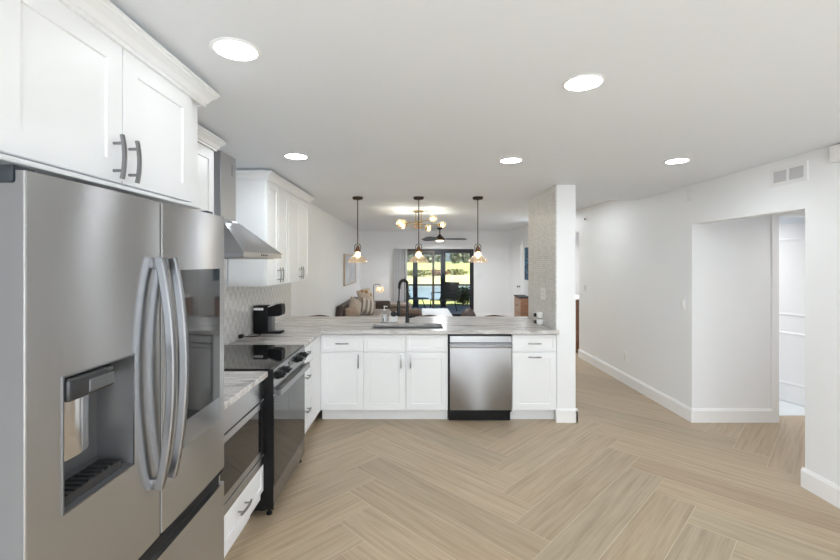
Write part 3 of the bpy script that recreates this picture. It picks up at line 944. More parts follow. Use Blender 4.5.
# ------------------------------------------------------------------ base cabinets, microwave drawer
CX = -.94                     # face plane of the doors of the left run
t = thing('base_cabinet', (-1.25, 2.2, 0), 'white base cabinet with a bottom drawer, holding the microwave drawer', 'cabinet')
YA, YZ = 1.80, 2.640
mb = MB()
mb.box(XL + .012, CX - .020, YA, 1.995, .115, .876).box(XL + .012, CX - .020, 2.612, YZ, .115, .876).box(XL + .012, CX - .020, 1.995, 2.612, .115, .345)
mb.box(CX - .020, CX - .001, YA, 1.990, .35, .876).box(CX - .020, CX - .001, 2.616, YZ, .35, .876)
mb.build('body', 'cab', t)
mx = local(FACE_X, CX - .020, YA + .003, .172)
d = slab('drawer', t, mx, YZ - YA - .006, .170)
pull(d, mx, .50, .09, .14, False)
toe(t, XL + .012, CX - .085, YA, YZ, 0, .115)
t = thing('microwave', (-1.2, 2.3, .35), 'stainless microwave drawer under the short counter, with dark window', 'microwave')
MB().box(-1.50, CX - .012, 2.0, 2.608, .352, .868, .002).build('body', 'steel_dark', t)
mdoor = MB().box(CX - .010, CX + .012, 1.993, 2.614, .410, .742, .003).build('door', 'steel', t)
MB().box(CX + .010, CX + .0135, 2.03, 2.560, .452, .706).build('window', 'black_glass', mdoor)
MB().box(CX - .010, CX + .012, 1.993, 2.614, .752, .870, .003).build('control_panel', 'steel', t)
MB().box(CX - .010, CX + .012, 1.993, 2.614, .352, .402, .003).build('lower_trim', 'steel', t)
vb = MB().box(CX + .010, CX + .013, 2.572, 2.606, .46, .70)
vb.build('vent_strip', 'black', mdoor)

def left_drawers():
    t = thing('base_cabinet', (-1.25, 3.8, 0), 'white three-drawer base cabinet in the corner beyond the oven range', 'cabinet')
    MB().box(XL + .012, CX - .020, 3.425, 4.219, .115, .876).build('body', 'cab', t)
    MB().box(CX - .020, CX - .0005, 3.910, 4.219, .115, .876).build('filler', 'cab', t)
    for z0, z1 in ((.118, .432), (.438, .700), (.706, .868)):
        mx = local(FACE_X, CX - .020, 3.428, z0)
        d = slab('drawer', t, mx, .478, z1 - z0, stile=.05)
        pull(d, mx, .239, (z1 - z0) * .62, .13, False)
    toe(t, XL + .012, CX - .085, 3.425, 4.30, 0, .115)
left_drawers()
PF = 4.22                     # face plane of the peninsula doors
def base_unit(x0, x1, label, build):
    t = thing('base_cabinet', ((x0 + x1) / 2, PF, 0), label, 'cabinet')
    b = MB()
    if x0 < -.9:
        b.box(x0, x1, PF + .020, PF + .60, .115, .876).box(-.9395, -.9358, PF + .0005, PF + .021, .115, .876)
    elif x0 < 0:                                   # open box round the sink bowl
        b.box(x0, x1, PF + .020, PF + .60, .115, .62).box(x0, x0 + .018, PF + .020, PF + .60, .62, .876).box(x1 - .018, x1, PF + .020, PF + .60, .62, .876).box(x0 + .018, x1 - .018, PF + .020, PF + .038, .62, .876)
    else:
        b.box(x0, x1, PF + .020, PF + .60, .115, .876)
    b.build('body', 'cab', t)
    toe(t, x0, x1, PF + .080, PF + .58, 0, .115)
    build(t)
    return t
def fronts_corner(t):
    mx = local(FACE_Y, -.935, PF + .020, .700)
    d = slab('drawer', t, mx, .4235, .166)
    pull(d, mx, .215, .083, .13, False)
    mx = local(FACE_Y, -.935, PF + .020, .119)
    d = shaker('door', t, mx, .4235, .573)
    pull(d, mx, .375, .49, .135)
base_unit(-.938, -.513, 'white base cabinet with one drawer over one door, in the peninsula corner', fronts_corner)
def fronts_sink(t):
    for x0, x1, hu in ((-.509, -.093, .416 - .045), (-.089, .325, .045)):
        mx = local(FACE_Y, x0, PF + .020, .700)
        slab('false_drawer_front', t, mx, x1 - x0, .166)
        mx = local(FACE_Y, x0, PF + .020, .119)
        d = shaker('door', t, mx, x1 - x0, .573)
        pull(d, mx, hu, .49, .135)
base_unit(-.511, .327, 'white two-door sink base cabinet below the faucet', fronts_sink)
def fronts_bin(t):
    mx = local(FACE_Y, .967, PF + .020, .700)
    d = slab('drawer', t, mx, .437, .166)
    pull(d, mx, .215, .083, .13, False)
    mx = local(FACE_Y, .967, PF + .020, .119)
    d = shaker('door', t, mx, .437, .573)
    pull(d, mx, .215, .53, .13, False)
base_unit(.965, 1.4075, 'white base cabinet with two horizontal pulls between the dishwasher and the pier', fronts_bin)
# dishwasher
t = thing('dishwasher', (.646, PF, 0), 'stainless dishwasher under the peninsula counter', 'dishwasher')
MB().box(.333, .959, PF + .004, PF + .58, .10, .872).build('body', 'black', t)
dm = MB()
prof = [(PF + .004, .128), (PF - .028, .128), (PF - .030, .132), (PF - .030, .742), (PF - .052, .752), (PF - .056, .762), (PF - .056, .772), (PF - .050, .776), (PF - .014, .776), (PF - .010, .790), (PF + .004, .790)]
dm.prism(prof, 'X', .345, .952)
dd = dm.build('door', 'steel_mid', t, True, .5)
MB().box(.345, .952, PF - .026, PF + .004, .796, .858, .002).build('control_panel', 'steel_mid', t)
MB().box(.345, .952, PF - .012, PF + .004, .776, .798).build('handle_recess', 'black', dd)
MB().box(.340, .955, PF + .05, PF + .10, .0, .122).build('toe_panel', 'black', t)

# ------------------------------------------------------------------ worktops
def worktops():
    m = MB().box(XL + .011, -.912, 1.80, 2.638, .878, .914, .004)
    tag(m.build('worktop', 'granite'), 'short grey veined granite counter between the refrigerator and the oven range', 'worktop')
    # L-shaped top with the sink cut out
    SX, SXE, SY, SYE = -.45, .285, 4.31, 4.68
    m = MB()
    Z0, Z1 = .878, .914
    xs = [XL + .011, -.912, SX, SXE, 1.396, 1.425]
    ys = [3.425, 4.188, 4.219, SY, SYE, PY1, 5.28]
    def solid(i, j):
        xm, ym = (xs[i] + xs[i + 1]) / 2, (ys[j] + ys[j + 1]) / 2
        if ym < 4.188: return xm < -.912
        if SX < xm < SXE and SY < ym < SYE: return False
        if xm > 1.396 and ym > 4.219: return False
        return True
    V = {}
    def vert(i, j, z):
        k = (i, j, z)
        if k not in V: V[k] = m.bm.verts.new((xs[i], ys[j], z))
        return V[k]
    ni, nj = len(xs) - 1, len(ys) - 1
    for i in range(ni):
        for j in range(nj):
            if not solid(i, j): continue
            m.face([vert(i, j, Z1), vert(i + 1, j, Z1), vert(i + 1, j + 1, Z1), vert(i, j + 1, Z1)])
            m.face([vert(i, j, Z0), vert(i, j + 1, Z0), vert(i + 1, j + 1, Z0), vert(i + 1, j, Z0)])
            for di, dj, a, b in ((-1, 0, (i, j), (i, j + 1)), (1, 0, (i + 1, j), (i + 1, j + 1)), (0, -1, (i, j), (i + 1, j)), (0, 1, (i, j + 1), (i + 1, j + 1))):
                u, v = i + di, j + dj
                if 0 <= u < ni and 0 <= v < nj and solid(u, v): continue
                m.face([vert(*a, Z0), vert(*b, Z0), vert(*b, Z1), vert(*a, Z1)])
    o = m.build('worktop', 'granite')
    bv = o.modifiers.new('edge', 'BEVEL')
    bv.width = .004; bv.segments = 2; bv.limit_method = 'ANGLE'
    tag(o, 'long L-shaped granite counter with the sink cut into the peninsula', 'worktop')
    # peninsula back panel under the bar overhang
    sbox('wall_peninsula', 'wall', (-1.55, 1.406, PF + .605, PF + .70, 0, .8775), label='white back panel of the peninsula')
    t = thing('kitchen_sink', (-.08, 4.5, .7), 'stainless undermount sink in the peninsula counter', 'sink')
    b = MB()
    x0, x1, y0, y1, zb = SX - .004, SXE + .004, SY - .004, SYE + .004, .69
    b.box(x0 - .012, x0, y0 - .012, y1 + .012, zb, .8775).box(x1, x1 + .012, y0 - .012, y1 + .012, zb, .8775).box(x0, x1, y0 - .012, y0, zb, .8775).box(x0, x1, y1, y1 + .012, zb, .8775).box(x0 - .012, x1 + .012, y0 - .012, y1 + .012, zb - .012, zb)
    b.build('basin', 'steel_bar', t)
    MB().lathe([(.001, zb + .001), (.045, zb + .001), (.045, zb + .005), (.03, zb + .003), (.001, zb + .003)], (-.08, 4.5, 0), 20).build('drain', 'chrome', t)
    g = MB()
    for k in range(9): g.tube([(x0 + .05 + k * .079, y0 + .03, zb + .045), (x0 + .05 + k * .079, y1 - .03, zb + .045)], .003, 6)
    for y in (y0 + .03, y1 - .03): g.tube([(x0 + .03, y, zb + .045), (x1 - .03, y, zb + .045)], .003, 6)
    for x in (x0 + .05, x1 - .053):
        for y in (y0 + .03, y1 - .03): g.tube([(x, y, zb), (x, y, zb + .045)], .004, 6)
    g.build('bottom_grid', 'chrome', t)
worktops()

# ------------------------------------------------------------------ oven range
def oven_range():
    t = thing('oven_range', (-1.2, 3.03, 0), 'black and stainless slide-in oven range between the counters', 'oven range')
    Y0, Y1 = 2.645, 3.418
    XF = -.885
    MB().box(-1.53, -.935, Y0, Y1, .04, .905, .002).build('body', 'black', t)
    MB().box(-1.53, -.893, Y0 - .003, Y1 + .003, .9155, .925, .003).build('cooktop', 'black_glass', t)
    cp = MB().prism([(-.936, .80), (-.882, .80), (-.876, .806), (-.891, .914), (-.936, .914)], 'Y', Y0, Y1).build('control_panel', 'steel_dark', t)
    MB().box(-.935, -.880, Y0 - .004, Y0, .05, .924).build('end_panel', 'black', t)
    # knobs sit on the sloping face
    n = Vector((.989, 0, .147))
    for y in (2.745, 2.865, 3.195, 3.315):
        c = Vector((-.884, y, .862))
        k = MB()
        rot = n.to_track_quat('Z', 'Y').to_matrix().to_4x4()
        k.lathe([(.001, 0), (.029, 0), (.029, .006), (.024, .009), (.023, .034), (.020, .038), (.001, .038)], seg=20)
        k.box(-.020, .020, -.0065, .0065, .036, .052, .003)
        k.move(Matrix.Translation(c) @ rot)
        k.build('knob', 'black', t, True)
    MB().box(-.8895, -.8825, 2.985, 3.065, .838, .886).build('display', 'black_glass', t)
    door = MB().box(-.933, XF, Y0 + .004, Y1 - .004, .185, .792, .004).build('oven_door', 'steel_dark', t)
    MB().box(XF - .002, XF + .002, Y0 + .020, Y1 - .020, .195, .742).build('window', 'black_glass', door)
    hd = MB().box(XF + .022, XF + .047, Y0 + .02, Y1 - .02, .748, .790, .004)
    for y in (Y0 + .045, Y1 - .075): hd.box(XF - .002, XF + .024, y, y + .03, .752, .786, .002)
    hd.build('handle', 'steel_bar', door)
    MB().box(-.933, XF - .002, Y0 + .004, Y1 - .004, .055, .178, .004).build('storage_drawer', 'steel_dark', t)
    for y in (Y0 + .04, Y1 - .04):
        for x in (-.92, -1.48):
            MB().lathe([(.001, 0), (.018, 0), (.018, .012), (.010, .014), (.010, .042), (.001, .042)], (x, y, 0), 12).build('foot', 'black', t)
oven_range()

# range hood
def hood():
    t = thing('range_hood', (-1.3, 3.02, 1.62), 'stainless pyramid chimney hood on the wall above the oven range', 'range hood')
    Y0, Y1, XF = 2.645, 3.395, -1.065
    cy0, cy1, cx = 2.92, 3.165, -1.335
    XW = XL + .012
    MB().box(XW, cx, cy0, cy1, 1.89, ZK - .001, .001).build('chimney', 'steel_mid', t)
    m = MB()
    lo = [(XW, Y0, 1.655), (XF, Y0, 1.655), (XF, Y1, 1.655), (XW, Y1, 1.655)]
    hi = [(XW, cy0 - .004, 1.893), (cx + .004, cy0 - .004, 1.893), (cx + .004, cy1 + .004, 1.893), (XW, cy1 + .004, 1.893)]
    m.ring_surface([lo, hi])
    m.build('canopy', 'steel_mid', t)
    MB().box(XW, XF, Y0, Y1, 1.618, 1.656, .002).build('rim', 'steel_bar', t)
    for k in range(4):
        y = 2.95 + k * .035
        MB().lathe([(.001, 0), (.007, 0), (.006, .003), (.001, .003)], (XF, y, 1.637), 10, 'X').build('button', 'black', t)
    MB().box(XW + .03, XF - .05, Y0 + .04, Y1 - .04, 1.612, 1.619).build('filter', 'nickel', t)
    MB().box(cx - .001, cx + .0015, cy1 - .075, cy1 - .05, 2.215, 2.30).build('vent_slot', 'nickel', t)
hood()

# ------------------------------------------------------------------ faucet and things on the counter
ZC = .914
def faucet():
    X, Y = -.085, 4.76
    t = thing('kitchen_faucet', (X, Y, ZC), 'tall matte black spring faucet behind the sink', 'faucet')
    MB().lathe([(.001, 0), (.027, 0), (.027, .006), (.023, .012), (.023, .11), (.017, .118), (.017, .19), (.001, .19)], (X, Y, ZC), 20).build('base', 'black_matte', t, True)
    path = [(X, Y, ZC + .18), (X, Y, ZC + .385)]
    R = .042
    for i in range(1, 13):
        a = PI * i / 12
        path.append((X - R + R * math.cos(a), Y - .10 * (i / 12), ZC + .425 + R * 1.15 * math.sin(a)))
    path.append((X - 2 * R - .003, Y - .10, ZC + .385))
    # coil spring round the hose
    coil = []
    P = [Vector(p) for p in path]
    seglen = [0]
    for a, b in zip(P[:-1], P[1:]): seglen.append(seglen[-1] + (b - a).length)
    T = seglen[-1]
    turns, n = 34, 34 * 10
    for i in range(n + 1):
        s = T * i / n
        k = max(j for j in range(len(seglen)) if seglen[j] <= s + 1e-9)
        k = min(k, len(P) - 2)
        f = (s - seglen[k]) / (seglen[k + 1] - seglen[k])
        c = P[k].lerp(P[k + 1], f)
        tg = (P[k + 1] - P[k]).normalized()
        sd = tg.cross(Vector((0, 1, 0))).normalized()
        up = sd.cross(tg)
        ph = 2 * PI * turns * i / n
        coil.append(c + sd * 0.0155 * math.cos(ph) + up * .0155 * math.sin(ph))
    MB().tube(coil, .0036, 5).build('spring', 'black_matte', t, True)
    MB().tube(path, .0115, 10).build('hose', 'black_matte', t, True)
    e = path[-1]
    MB().tube([e, (e[0] - .006, e[1], e[2] - .14)], .0065, 8).build('lower_hose', 'black_matte', t, True)
    MB().lathe([(.001, 0), (.022, 0), (.025, .01), (.023, .05), (.017, .10), (.018, .155), (.012, .165), (.001, .165)], (e[0] - .008, e[1], ZC + .085), 16).build('spray_head', 'black_matte', t, True)
    MB().tube([(X, Y, ZC + .17), (e[0] + .002, e[1] + .01, ZC + .19)], .006, 8).build('dock_arm', 'black_matte', t, True)
    MB().tube([(X + .012, Y, ZC + .062), (X + .05, Y - .005, ZC + .062)], .0125, 12).tube([(X + .05, Y - .005, ZC + .062), (X + .085, Y - .02, ZC + .066)], .007, 10).build('lever', 'black_matte', t, True)
faucet()
def soap():
    X, Y = -.345, 4.78
    t = thing('soap_bottle', (X, Y, ZC), 'clear pump soap bottle left of the faucet', 'soap bottle')
    MB().lathe([(.001, 0), (.036, 0), (.040, .004), (.040, .095), (.033, .112), (.014, .122), (.014, .130), (.001, .130)], (X, Y, ZC), 20).build('bottle', 'clear', t, True)
    MB().lathe([(.001, .002), (.037, .002), (.037, .085), (.001, .085)], (X, Y, ZC), 20).build('soap', 'white_plastic', t, True)
    p = MB().lathe([(.001, .130), (.013, .130), (.013, .142), (.005, .144), (.005, .172), (.011, .174), (.011, .182), (.001, .182)], (X, Y, ZC), 14)
    p.tube([(X, Y, ZC + .178), (X + .035, Y - .004, ZC + .176)], .005, 8)
    p.build('pump', 'white_plastic', t, True)
    MB().box(X - .012, X - .002, Y - .0415, Y - .0385, ZC + .012, ZC + .048, .002).build('label_strip', 'black', t)
    X2 = -.242
    t = thing('sponge_caddy', (X2, Y, ZC), 'small white caddy between the soap bottle and the faucet', 'caddy')
    c = MB().box(X2 - .043, X2 + .043, Y - .035, Y + .035, ZC, ZC + .006)
    c.box(X2 - .043, X2 + .043, Y - .035, Y - .030, ZC, ZC + .062).box(X2 - .043, X2 + .043, Y + .030, Y + .035, ZC, ZC + .115).box(X2 - .043, X2 - .038, Y - .03, Y + .03, ZC, ZC + .062).box(X2 + .038, X2 + .043, Y - .03, Y + .03, ZC, ZC + .062)
    c.build('tray', 'white_plastic', t)
    m = MB().sphere((X2 + .002, Y, ZC + .092), .034, 16, 10, (1.05, .85, .9))
    tag(m.build('scrubber', 'charcoal_brush', None, True), 'charcoal scrubbing sponge sitting in the white caddy', 'sponge')
soap()
def jars():
    x, y = 1.335, 4.55
    for z, lab in ((ZC, 'lower of two stacked white cups by the tiled pier'), (ZC + .072, 'upper of two stacked white cups by the tiled pier')):
        t = thing('cup', (x, y, z), lab, 'cup', 'stacked cups beside the tiled pier')
        MB().lathe([(.001, 0), (.022, 0), (.026, .006), (.036, .028), (.039, .060), (.037, .066), (.034, .062), (.030, .030), (.020, .012), (.001, .010)], (x, y, z), 18).build('bowl', 'white_ceramic', t, True)
        MB().lathe([(.020, .000), (.0275, .000), (.030, .008), (.026, .008)], (x, y, z), 18, caps=False).build('foot_ring', 'chrome', t, True)
        MB().box(x - .062, x - .036, y - .016, y + .016, z + .018, z + .056, .006).build('handle', 'black', t, True)
jars()
def coffee_machine():
    X0, X1, Y0, Y1 = -1.522, -1.26, 3.99, 4.11
    t = thing('coffee_machine', (-1.40, 4.05, ZC), 'black capsule coffee machine on the counter against the backsplash', 'coffee machine')
    MB().box(X0, -1.385, Y0, Y1, ZC + .014, ZC + .265, .010, 3).build('body', 'black', t, True)
    MB().box(X0 + .006, -1.262, Y0 + .004, Y1 - .004, ZC, ZC + .022, .006, 3).build('base', 'black', t, True)
    MB().prism([(-1.386, ZC + .165), (-1.290, ZC + .165), (-1.258, ZC + .175), (-1.252, ZC + .205), (-1.256, ZC + .275), (-1.300, ZC + .278), (-1.386, ZC + .245)], 'Y', Y0 + .006, Y1 - .006).build('brew_head', 'black', t, True)
    MB().prism([(-1.40, ZC + .252), (-1.395, ZC + .245), (-1.30, ZC + .279), (-1.257, ZC + .287), (-1.258, ZC + .298), (-1.30, ZC + .296)], 'Y', Y0 + .014, Y1 - .014).build('lever', 'chrome', t)
    MB().box(X0 + .006, -1.425, Y0 - .002, Y0 + .004, ZC + .222, ZC + .245, .001).build('badge_strip', 'chrome', t)
    MB().box(-1.388, -1.345, Y0 + .012, Y1 - .012, ZC + .020, ZC + .168, .008).build('column', 'grey_plastic', t, True)
    MB().lathe([(.001, 0), (.042, 0), (.042, .008), (.001, .008)], (-1.315, 4.05, ZC + .022), 20).build('drip_grate', 'nickel', t, True)
    z = ZC + .005
    MB().tube([(-1.47, 3.985, z + .006), (-1.43, 3.93, z), (-1.42, 3.86, z), (-1.46, 3.83, z), (-1.49, 3.79, z + .004), (-1.525, 3.745, z + .022)], .0045, 7).build('power_cord', 'black', t, True)
    MB().box(-1.5385, -1.508, 3.70, 3.75, ZC + .010, ZC + .042, .005).build('plug', 'black', t, True)
coffee_machine()
def plate(name, label, cat, face, x, y, z, w, h, rockers, mat='white_plastic', kind='switch'):
    mx = local(face, x, y, z)
    t = thing(name, (x, y, z), label, cat)
    MB().box(-w / 2, w / 2, -h / 2, h / 2, 0, .008, .003, mtx=mx).build('cover_plate', mat, t)
    for k in range(rockers):
        u = (k - (rockers - 1) / 2) * .046
        if kind == 'switch':
            MB().box(u - .016, u + .016, -.033, .033, .006, .013, .002, mtx=mx).build('rocker', mat, t)
        else:
            for v in (-.02, .02):
                s = MB().box(u - .016, u + .016, v - .014, v + .014, .006, .0095, .002, mtx=mx).build('socket', mat, t)
                sl = MB().box(u - .007, u - .0045, v - .005, v + .006, .0090, .0099, mtx=mx).box(u + .0045, u + .007, v - .005, v + .006, .0090, .0099, mtx=mx)
                sl.build('slot', 'black', s)
    return t
FACE_NX = Matrix(((0, 0, -1, 0), (-1, 0, 0, 0), (0, 1, 0, 0), (0, 0, 0, 1)))    # u->-y, v->+z, w->-x
plate('outlet_plate', 'white cover plate on the mosaic tile of the pier', 'outlet', FACE_NX, PX0 - .010, 4.625, 1.245, .15, .125, 2, kind='outlet')
plate('light_switch', 'white light switch on the right wall beside the side hall opening', 'switch', FACE_NX, XR, 4.36, 1.165, .075, .120, 1)
plate('wall_outlet', 'white outlet low on the right wall above the baseboard', 'outlet', FACE_NX, XR, 5.55, .36, .075, .120, 1, kind='outlet')
plate('light_switch', 'double light switch on the far wall right of the sliding door', 'switch', FACE_Y, 1.83, YB, 1.20, .12, .120, 2)
plate('light_switch', 'small white switch on the right wall near its far end', 'switch', FACE_NX, XR, 6.87, 1.18, .075, .11, 1)
t = thing('motion_sensor', (XR, 6.85, 2.28), 'small dark-eyed sensor high on the right wall near its far end', 'sensor')
MB().lathe([(.001, 0), (.034, 0), (.030, .014), (.001, .018)], seg=16, axis='Z').move(local(FACE_NX, XR, 6.83, 2.28)).build('housing', 'white_plastic', t, True)
MB().sphere((XR - .018, 6.83, 2.28), .016, 12, 8).build('lens', 'black', t, True)
tag(MB().box(XR - .008, XR, 4.225, 4.30, 2.205, 2.325, .005).build('alarm_box', 'white_plastic'), 'plain white alarm box under the ceiling where the header meets the right wall', 'alarm')
tag(MB().box(XR - .045, XR, 2.50, 2.775, 2.235, 2.345, .006).build('door_chime', 'white_plastic'), 'white chime box high on the right wall nearest the camera', 'chime')
# air vent on the header
def vent():
    t = thing('air_vent', (XR, 3.13, 2.165), 'white two-panel air return vent above the side hall opening', 'vent')
    y0, y1, z0, z1 = 2.972, 3.285, 2.165, 2.302
    m = MB()
    X = XR - .006
    for (a, b, c, d) in ((y0, y0 + .03, z0, z1), (y1 - .03, y1, z0, z1), (3.118, 3.14, z0 + .026, z1 - .026), (y0 + .03, y1 - .03, z0, z0 + .026), (y0 + .03, y1 - .03, z1 - .026, z1)):
        m.box(X, XR, a, b, c, d)
    m.build('frame', 'white_plastic', t)
    for a, b in ((y0 + .03, 3.118), (3.14, y1 - .03)):
        g = MB().box(XR - .002, XR, a, b, z0 + .026, z1 - .026)
        n = 9
        for k in range(n):
            z = z0 + .03 + (z1 - z0 - .06) * (k + .5) / n
            g.box(XR - .0055, XR - .001, a, b, z - .0022, z + .0022)
        g.build('louver_panel', 'grille', t)
vent()

# ------------------------------------------------------------------ ceiling lamps
def recessed(x, y, r, label, proto=[None], watts=None):
    o = light('recessed_lamp', 'AREA', (x, y, ZK - .012), DOWN_W if watts is None else watts, (.90, .965, 1), .10, .10, aim=(0, 0, -1), spread=2.75)
    o.data.shape = 'DISK'
    if proto[0] is None or watts is not None:
        t = thing('recessed_light', (x, y, ZK), label, 'ceiling light', 'recessed ceiling lights')
        MB().lathe([(r + .004, 0), (r + .008, -.001), (r + .008, -.003), (r, -.006), (r - .004, -.005), (r - .004, 0)], (x, y, ZK), 36, caps=False).build('trim_ring', 'trim', t, True)
        MB().lathe([(.001, -.0045), (r - .003, -.0045), (r - .003, -.002), (.001, -.002)], (x, y, ZK), 36).build('diffuser', 'diffuser' if watts is None else 'diffuser_dim', t)
        if watts is None: proto[0] = t
    else:
        copy_thing(proto[0], (x, y, ZK), label)
recessed(-.647, 1.535, .078, 'round recessed ceiling light nearest the refrigerator, the largest in view', watts=DIM_W)
recessed(.719, 1.815, .078, 'round recessed ceiling light over the open floor, second largest in view')
recessed(-.862, 3.08, .078, 'round recessed ceiling light beside the range hood and wall cabinets')
recessed(.722, 3.20, .078, 'round recessed ceiling light in front of the dishwasher and pier')
recessed(1.985, 3.22, .078, 'round recessed ceiling light near the air vent on the right wall')
# unseen fill lights added behind the camera, in side rooms and behind the pier
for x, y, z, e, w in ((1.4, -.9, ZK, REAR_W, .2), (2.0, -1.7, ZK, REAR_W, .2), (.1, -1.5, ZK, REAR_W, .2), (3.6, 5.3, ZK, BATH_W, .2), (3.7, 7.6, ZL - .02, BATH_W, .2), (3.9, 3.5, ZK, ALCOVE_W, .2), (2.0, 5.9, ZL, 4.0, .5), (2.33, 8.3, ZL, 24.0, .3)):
    light('fill_light', 'AREA', (x, y, z - .02), e, (1, .985, .96) if x > 3 else (.90, .965, 1), w, w, aim=(0, 0, -1), spread=2.4 if w < .3 else PI)

def pendant():
    t = thing('pendant_light', (0, 0, 0), '', 'pendant light', 'pendant lights over the peninsula')
    MB().lathe([(.001, 0), (.062, 0), (.062, -.020), (.052, -.030), (.012, -.036), (.006, -.040), (.001, -.040)], seg=24).build('canopy', 'bronze', t, True)
    MB().tube([(0, 0, -.02), (0, 0, -.56)], .0052, 8).build('rod', 'bronze', t, True)
    yk = MB()
    for sg in (-1, 1):
        pts = [(0, 0, -.555)]
        for i in range(1, 8):
            a = PI / 2 * i / 7
            pts.append((sg * .036 * math.sin(a), 0, -.555 - .032 * (1 - math.cos(a))))
        pts.append((sg * .036, 0, -.628))
        yk.tube(pts, .0042, 7, hint=(0, 1, 0))
    yk.build('yoke', 'bronze', t, True)
    MB().lathe([(.001, -.570), (.012, -.570), (.014, -.590), (.024, -.598), (.026, -.622), (.040, -.632), (.042, -.646), (.026, -.648), (.001, -.648)], seg=20).build('socket', 'copper', t, True)
    prof = [(.030, -.640), (.035, -.662), (.040, -.684), (.052, -.698), (.078, -.712), (.100, -.730), (.113, -.750), (.118, -.766), (.117, -.773)]
    inner = [(r - .003, h - .001) for r, h in reversed(prof)]
    MB().lathe(prof + inner + [prof[0]], seg=40, caps=False).build('shade', 'amber_glass', t, True, 1.2)
    b = MB().lathe([(.001, -.648), (.012, -.650), (.013, -.662), (.018, -.676), (.022, -.692), (.020, -.708), (.012, -.718), (.001, -.720)], seg=16)
    b.build('bulb', 'bulb', t, True)
    return t
P0 = pendant()
P0.location = (-.677, 5.02, ZK)
P0['label'] = 'bronze pendant with amber glass shade on the left, nearest the left wall'
copy_thing(P0, (.044, 5.02, ZK), 'bronze pendant with amber glass shade hanging over the sink and faucet')
copy_thing(P0, (.742, 5.02, ZK), 'bronze pendant with amber glass shade on the right, nearest the tiled pier')
for px in (-.677, .044, .742):
    light('pendant_lamp', 'POINT', (px, 5.02, ZK - .70), PENDANT_W, (.95, .95, .92)).data.shadow_soft_size = .015

def chandelier():
    X, Y = .06, 7.25
    t = thing('chandelier', (X, Y, ZL), 'brass chandelier with glowing amber globes on crossed arms', 'chandelier')
    MB().lathe([(.001, 0), (.085, 0), (.085, -.018), (.001, -.018)], (X, Y, ZL), 24).build('canopy', 'brass', t, True)
    for k in range(3):
        a = k * 2 * PI / 3 + .5
        MB().tube([(X + .055 * math.cos(a), Y + .055 * math.sin(a), ZL - .015), (X + .055 * math.cos(a), Y + .055 * math.sin(a), ZL - .30)], .006, 8).build('rod', 'brass', t, True)
    zz = (-.235, -.195, -.285)
    gl = [(-.31, -.25, -.225, 0), (.42, .22, -.215, 0), (-.27, .30, -.175, 1), (.235, -.34, -.167, 1), (-.27, -.30, -.265, 2), (.175, .32, -.268, 2)]
    hub = MB()
    for z in zz: hub.lathe([(.001, -.014), (.030, -.014), (.036, 0), (.030, .014), (.001, .014)], (X, Y, ZL + z), 16)
    for z in zz:
        hub.box(X - .060, X + .060, Y - .01, Y + .01, ZL + z - .008, ZL + z + .008)
    hub.build('hub', 'brass', t, True)
    for dx, dy, dz, lv in gl:
        e = Vector((X + dx, Y + dy, ZL + dz))
        s = Vector((X, Y, ZL + zz[lv]))
        d = (e - s).normalized()
        arm = MB().tube([s, e - d * .05], .006, 8)
        arm.tube([e - d * .085, e - d * .045], .020, 12)
        ao = arm.build('arm', 'brass', t, True)
        MB().sphere(e, .062, 18, 12).build('globe', 'globe', ao, True)
        MB().sphere(e, .026, 12, 8).build('bulb', 'bulb', ao, True)
        light('chandelier_lamp', 'POINT', e, CHAND_W, (0.72, 0.93, 1.2)).data.shadow_soft_size = .014
chandelier()
def ceiling_fan():
    X, Y = .63, 10.8
    t = thing('ceiling_fan', (X, Y, ZL), 'dark bronze ceiling fan with glowing lamp in front of the sliding door', 'ceiling fan')
    MB().lathe([(.001, 0), (.07, 0), (.07, -.03), (.03, -.05), (.001, -.05)], (X, Y, ZL), 20).build('canopy', 'bronze', t, True)
    MB().tube([(X, Y, ZL - .04), (X, Y, ZL - .20)], .014, 10).build('downrod', 'bronze', t, True)
    MB().lathe([(.001, -.17), (.03, -.17), (.045, -.20), (.09, -.235), (.125, -.275), (.125, -.315), (.001, -.325)], (X, Y, ZL), 24).build('motor', 'bronze', t, True)
    MB().lathe([(.001, -.318), (.095, -.318), (.085, -.345), (.05, -.358), (.001, -.36)], (X, Y, ZL), 24).build('lamp', 'fan_light', t, True)
    for a in (4, 128, 236):
        m = MB()
        rings = []
        for i in range(9):
            r = .10 + .58 * i / 8
            w = .042 + .045 * math.sin(min(1, i / 5) * PI / 2) - (.03 if i == 8 else 0)
            tilt = .30
            rings.append([(r, sy * w * math.cos(tilt), -.285 + sy * w * math.sin(tilt) + sz * .004) for sy, sz in ((-1, -1), (1, -1), (1, 1), (-1, 1))])
        m.ring_surface(rings)
        m.move(Matrix.Translation((X, Y, ZL)) @ Matrix.Rotation(math.radians(a), 4, 'Z'))
        m.build('blade', 'fan_blade', t)
    light('fan_lamp', 'AREA', (X, Y, ZL - .365), FAN_W, (0.92, 0.96, 1.0), .16, .16, aim=(0, 0, -1)).data.shape = 'DISK'
ceiling_fan()

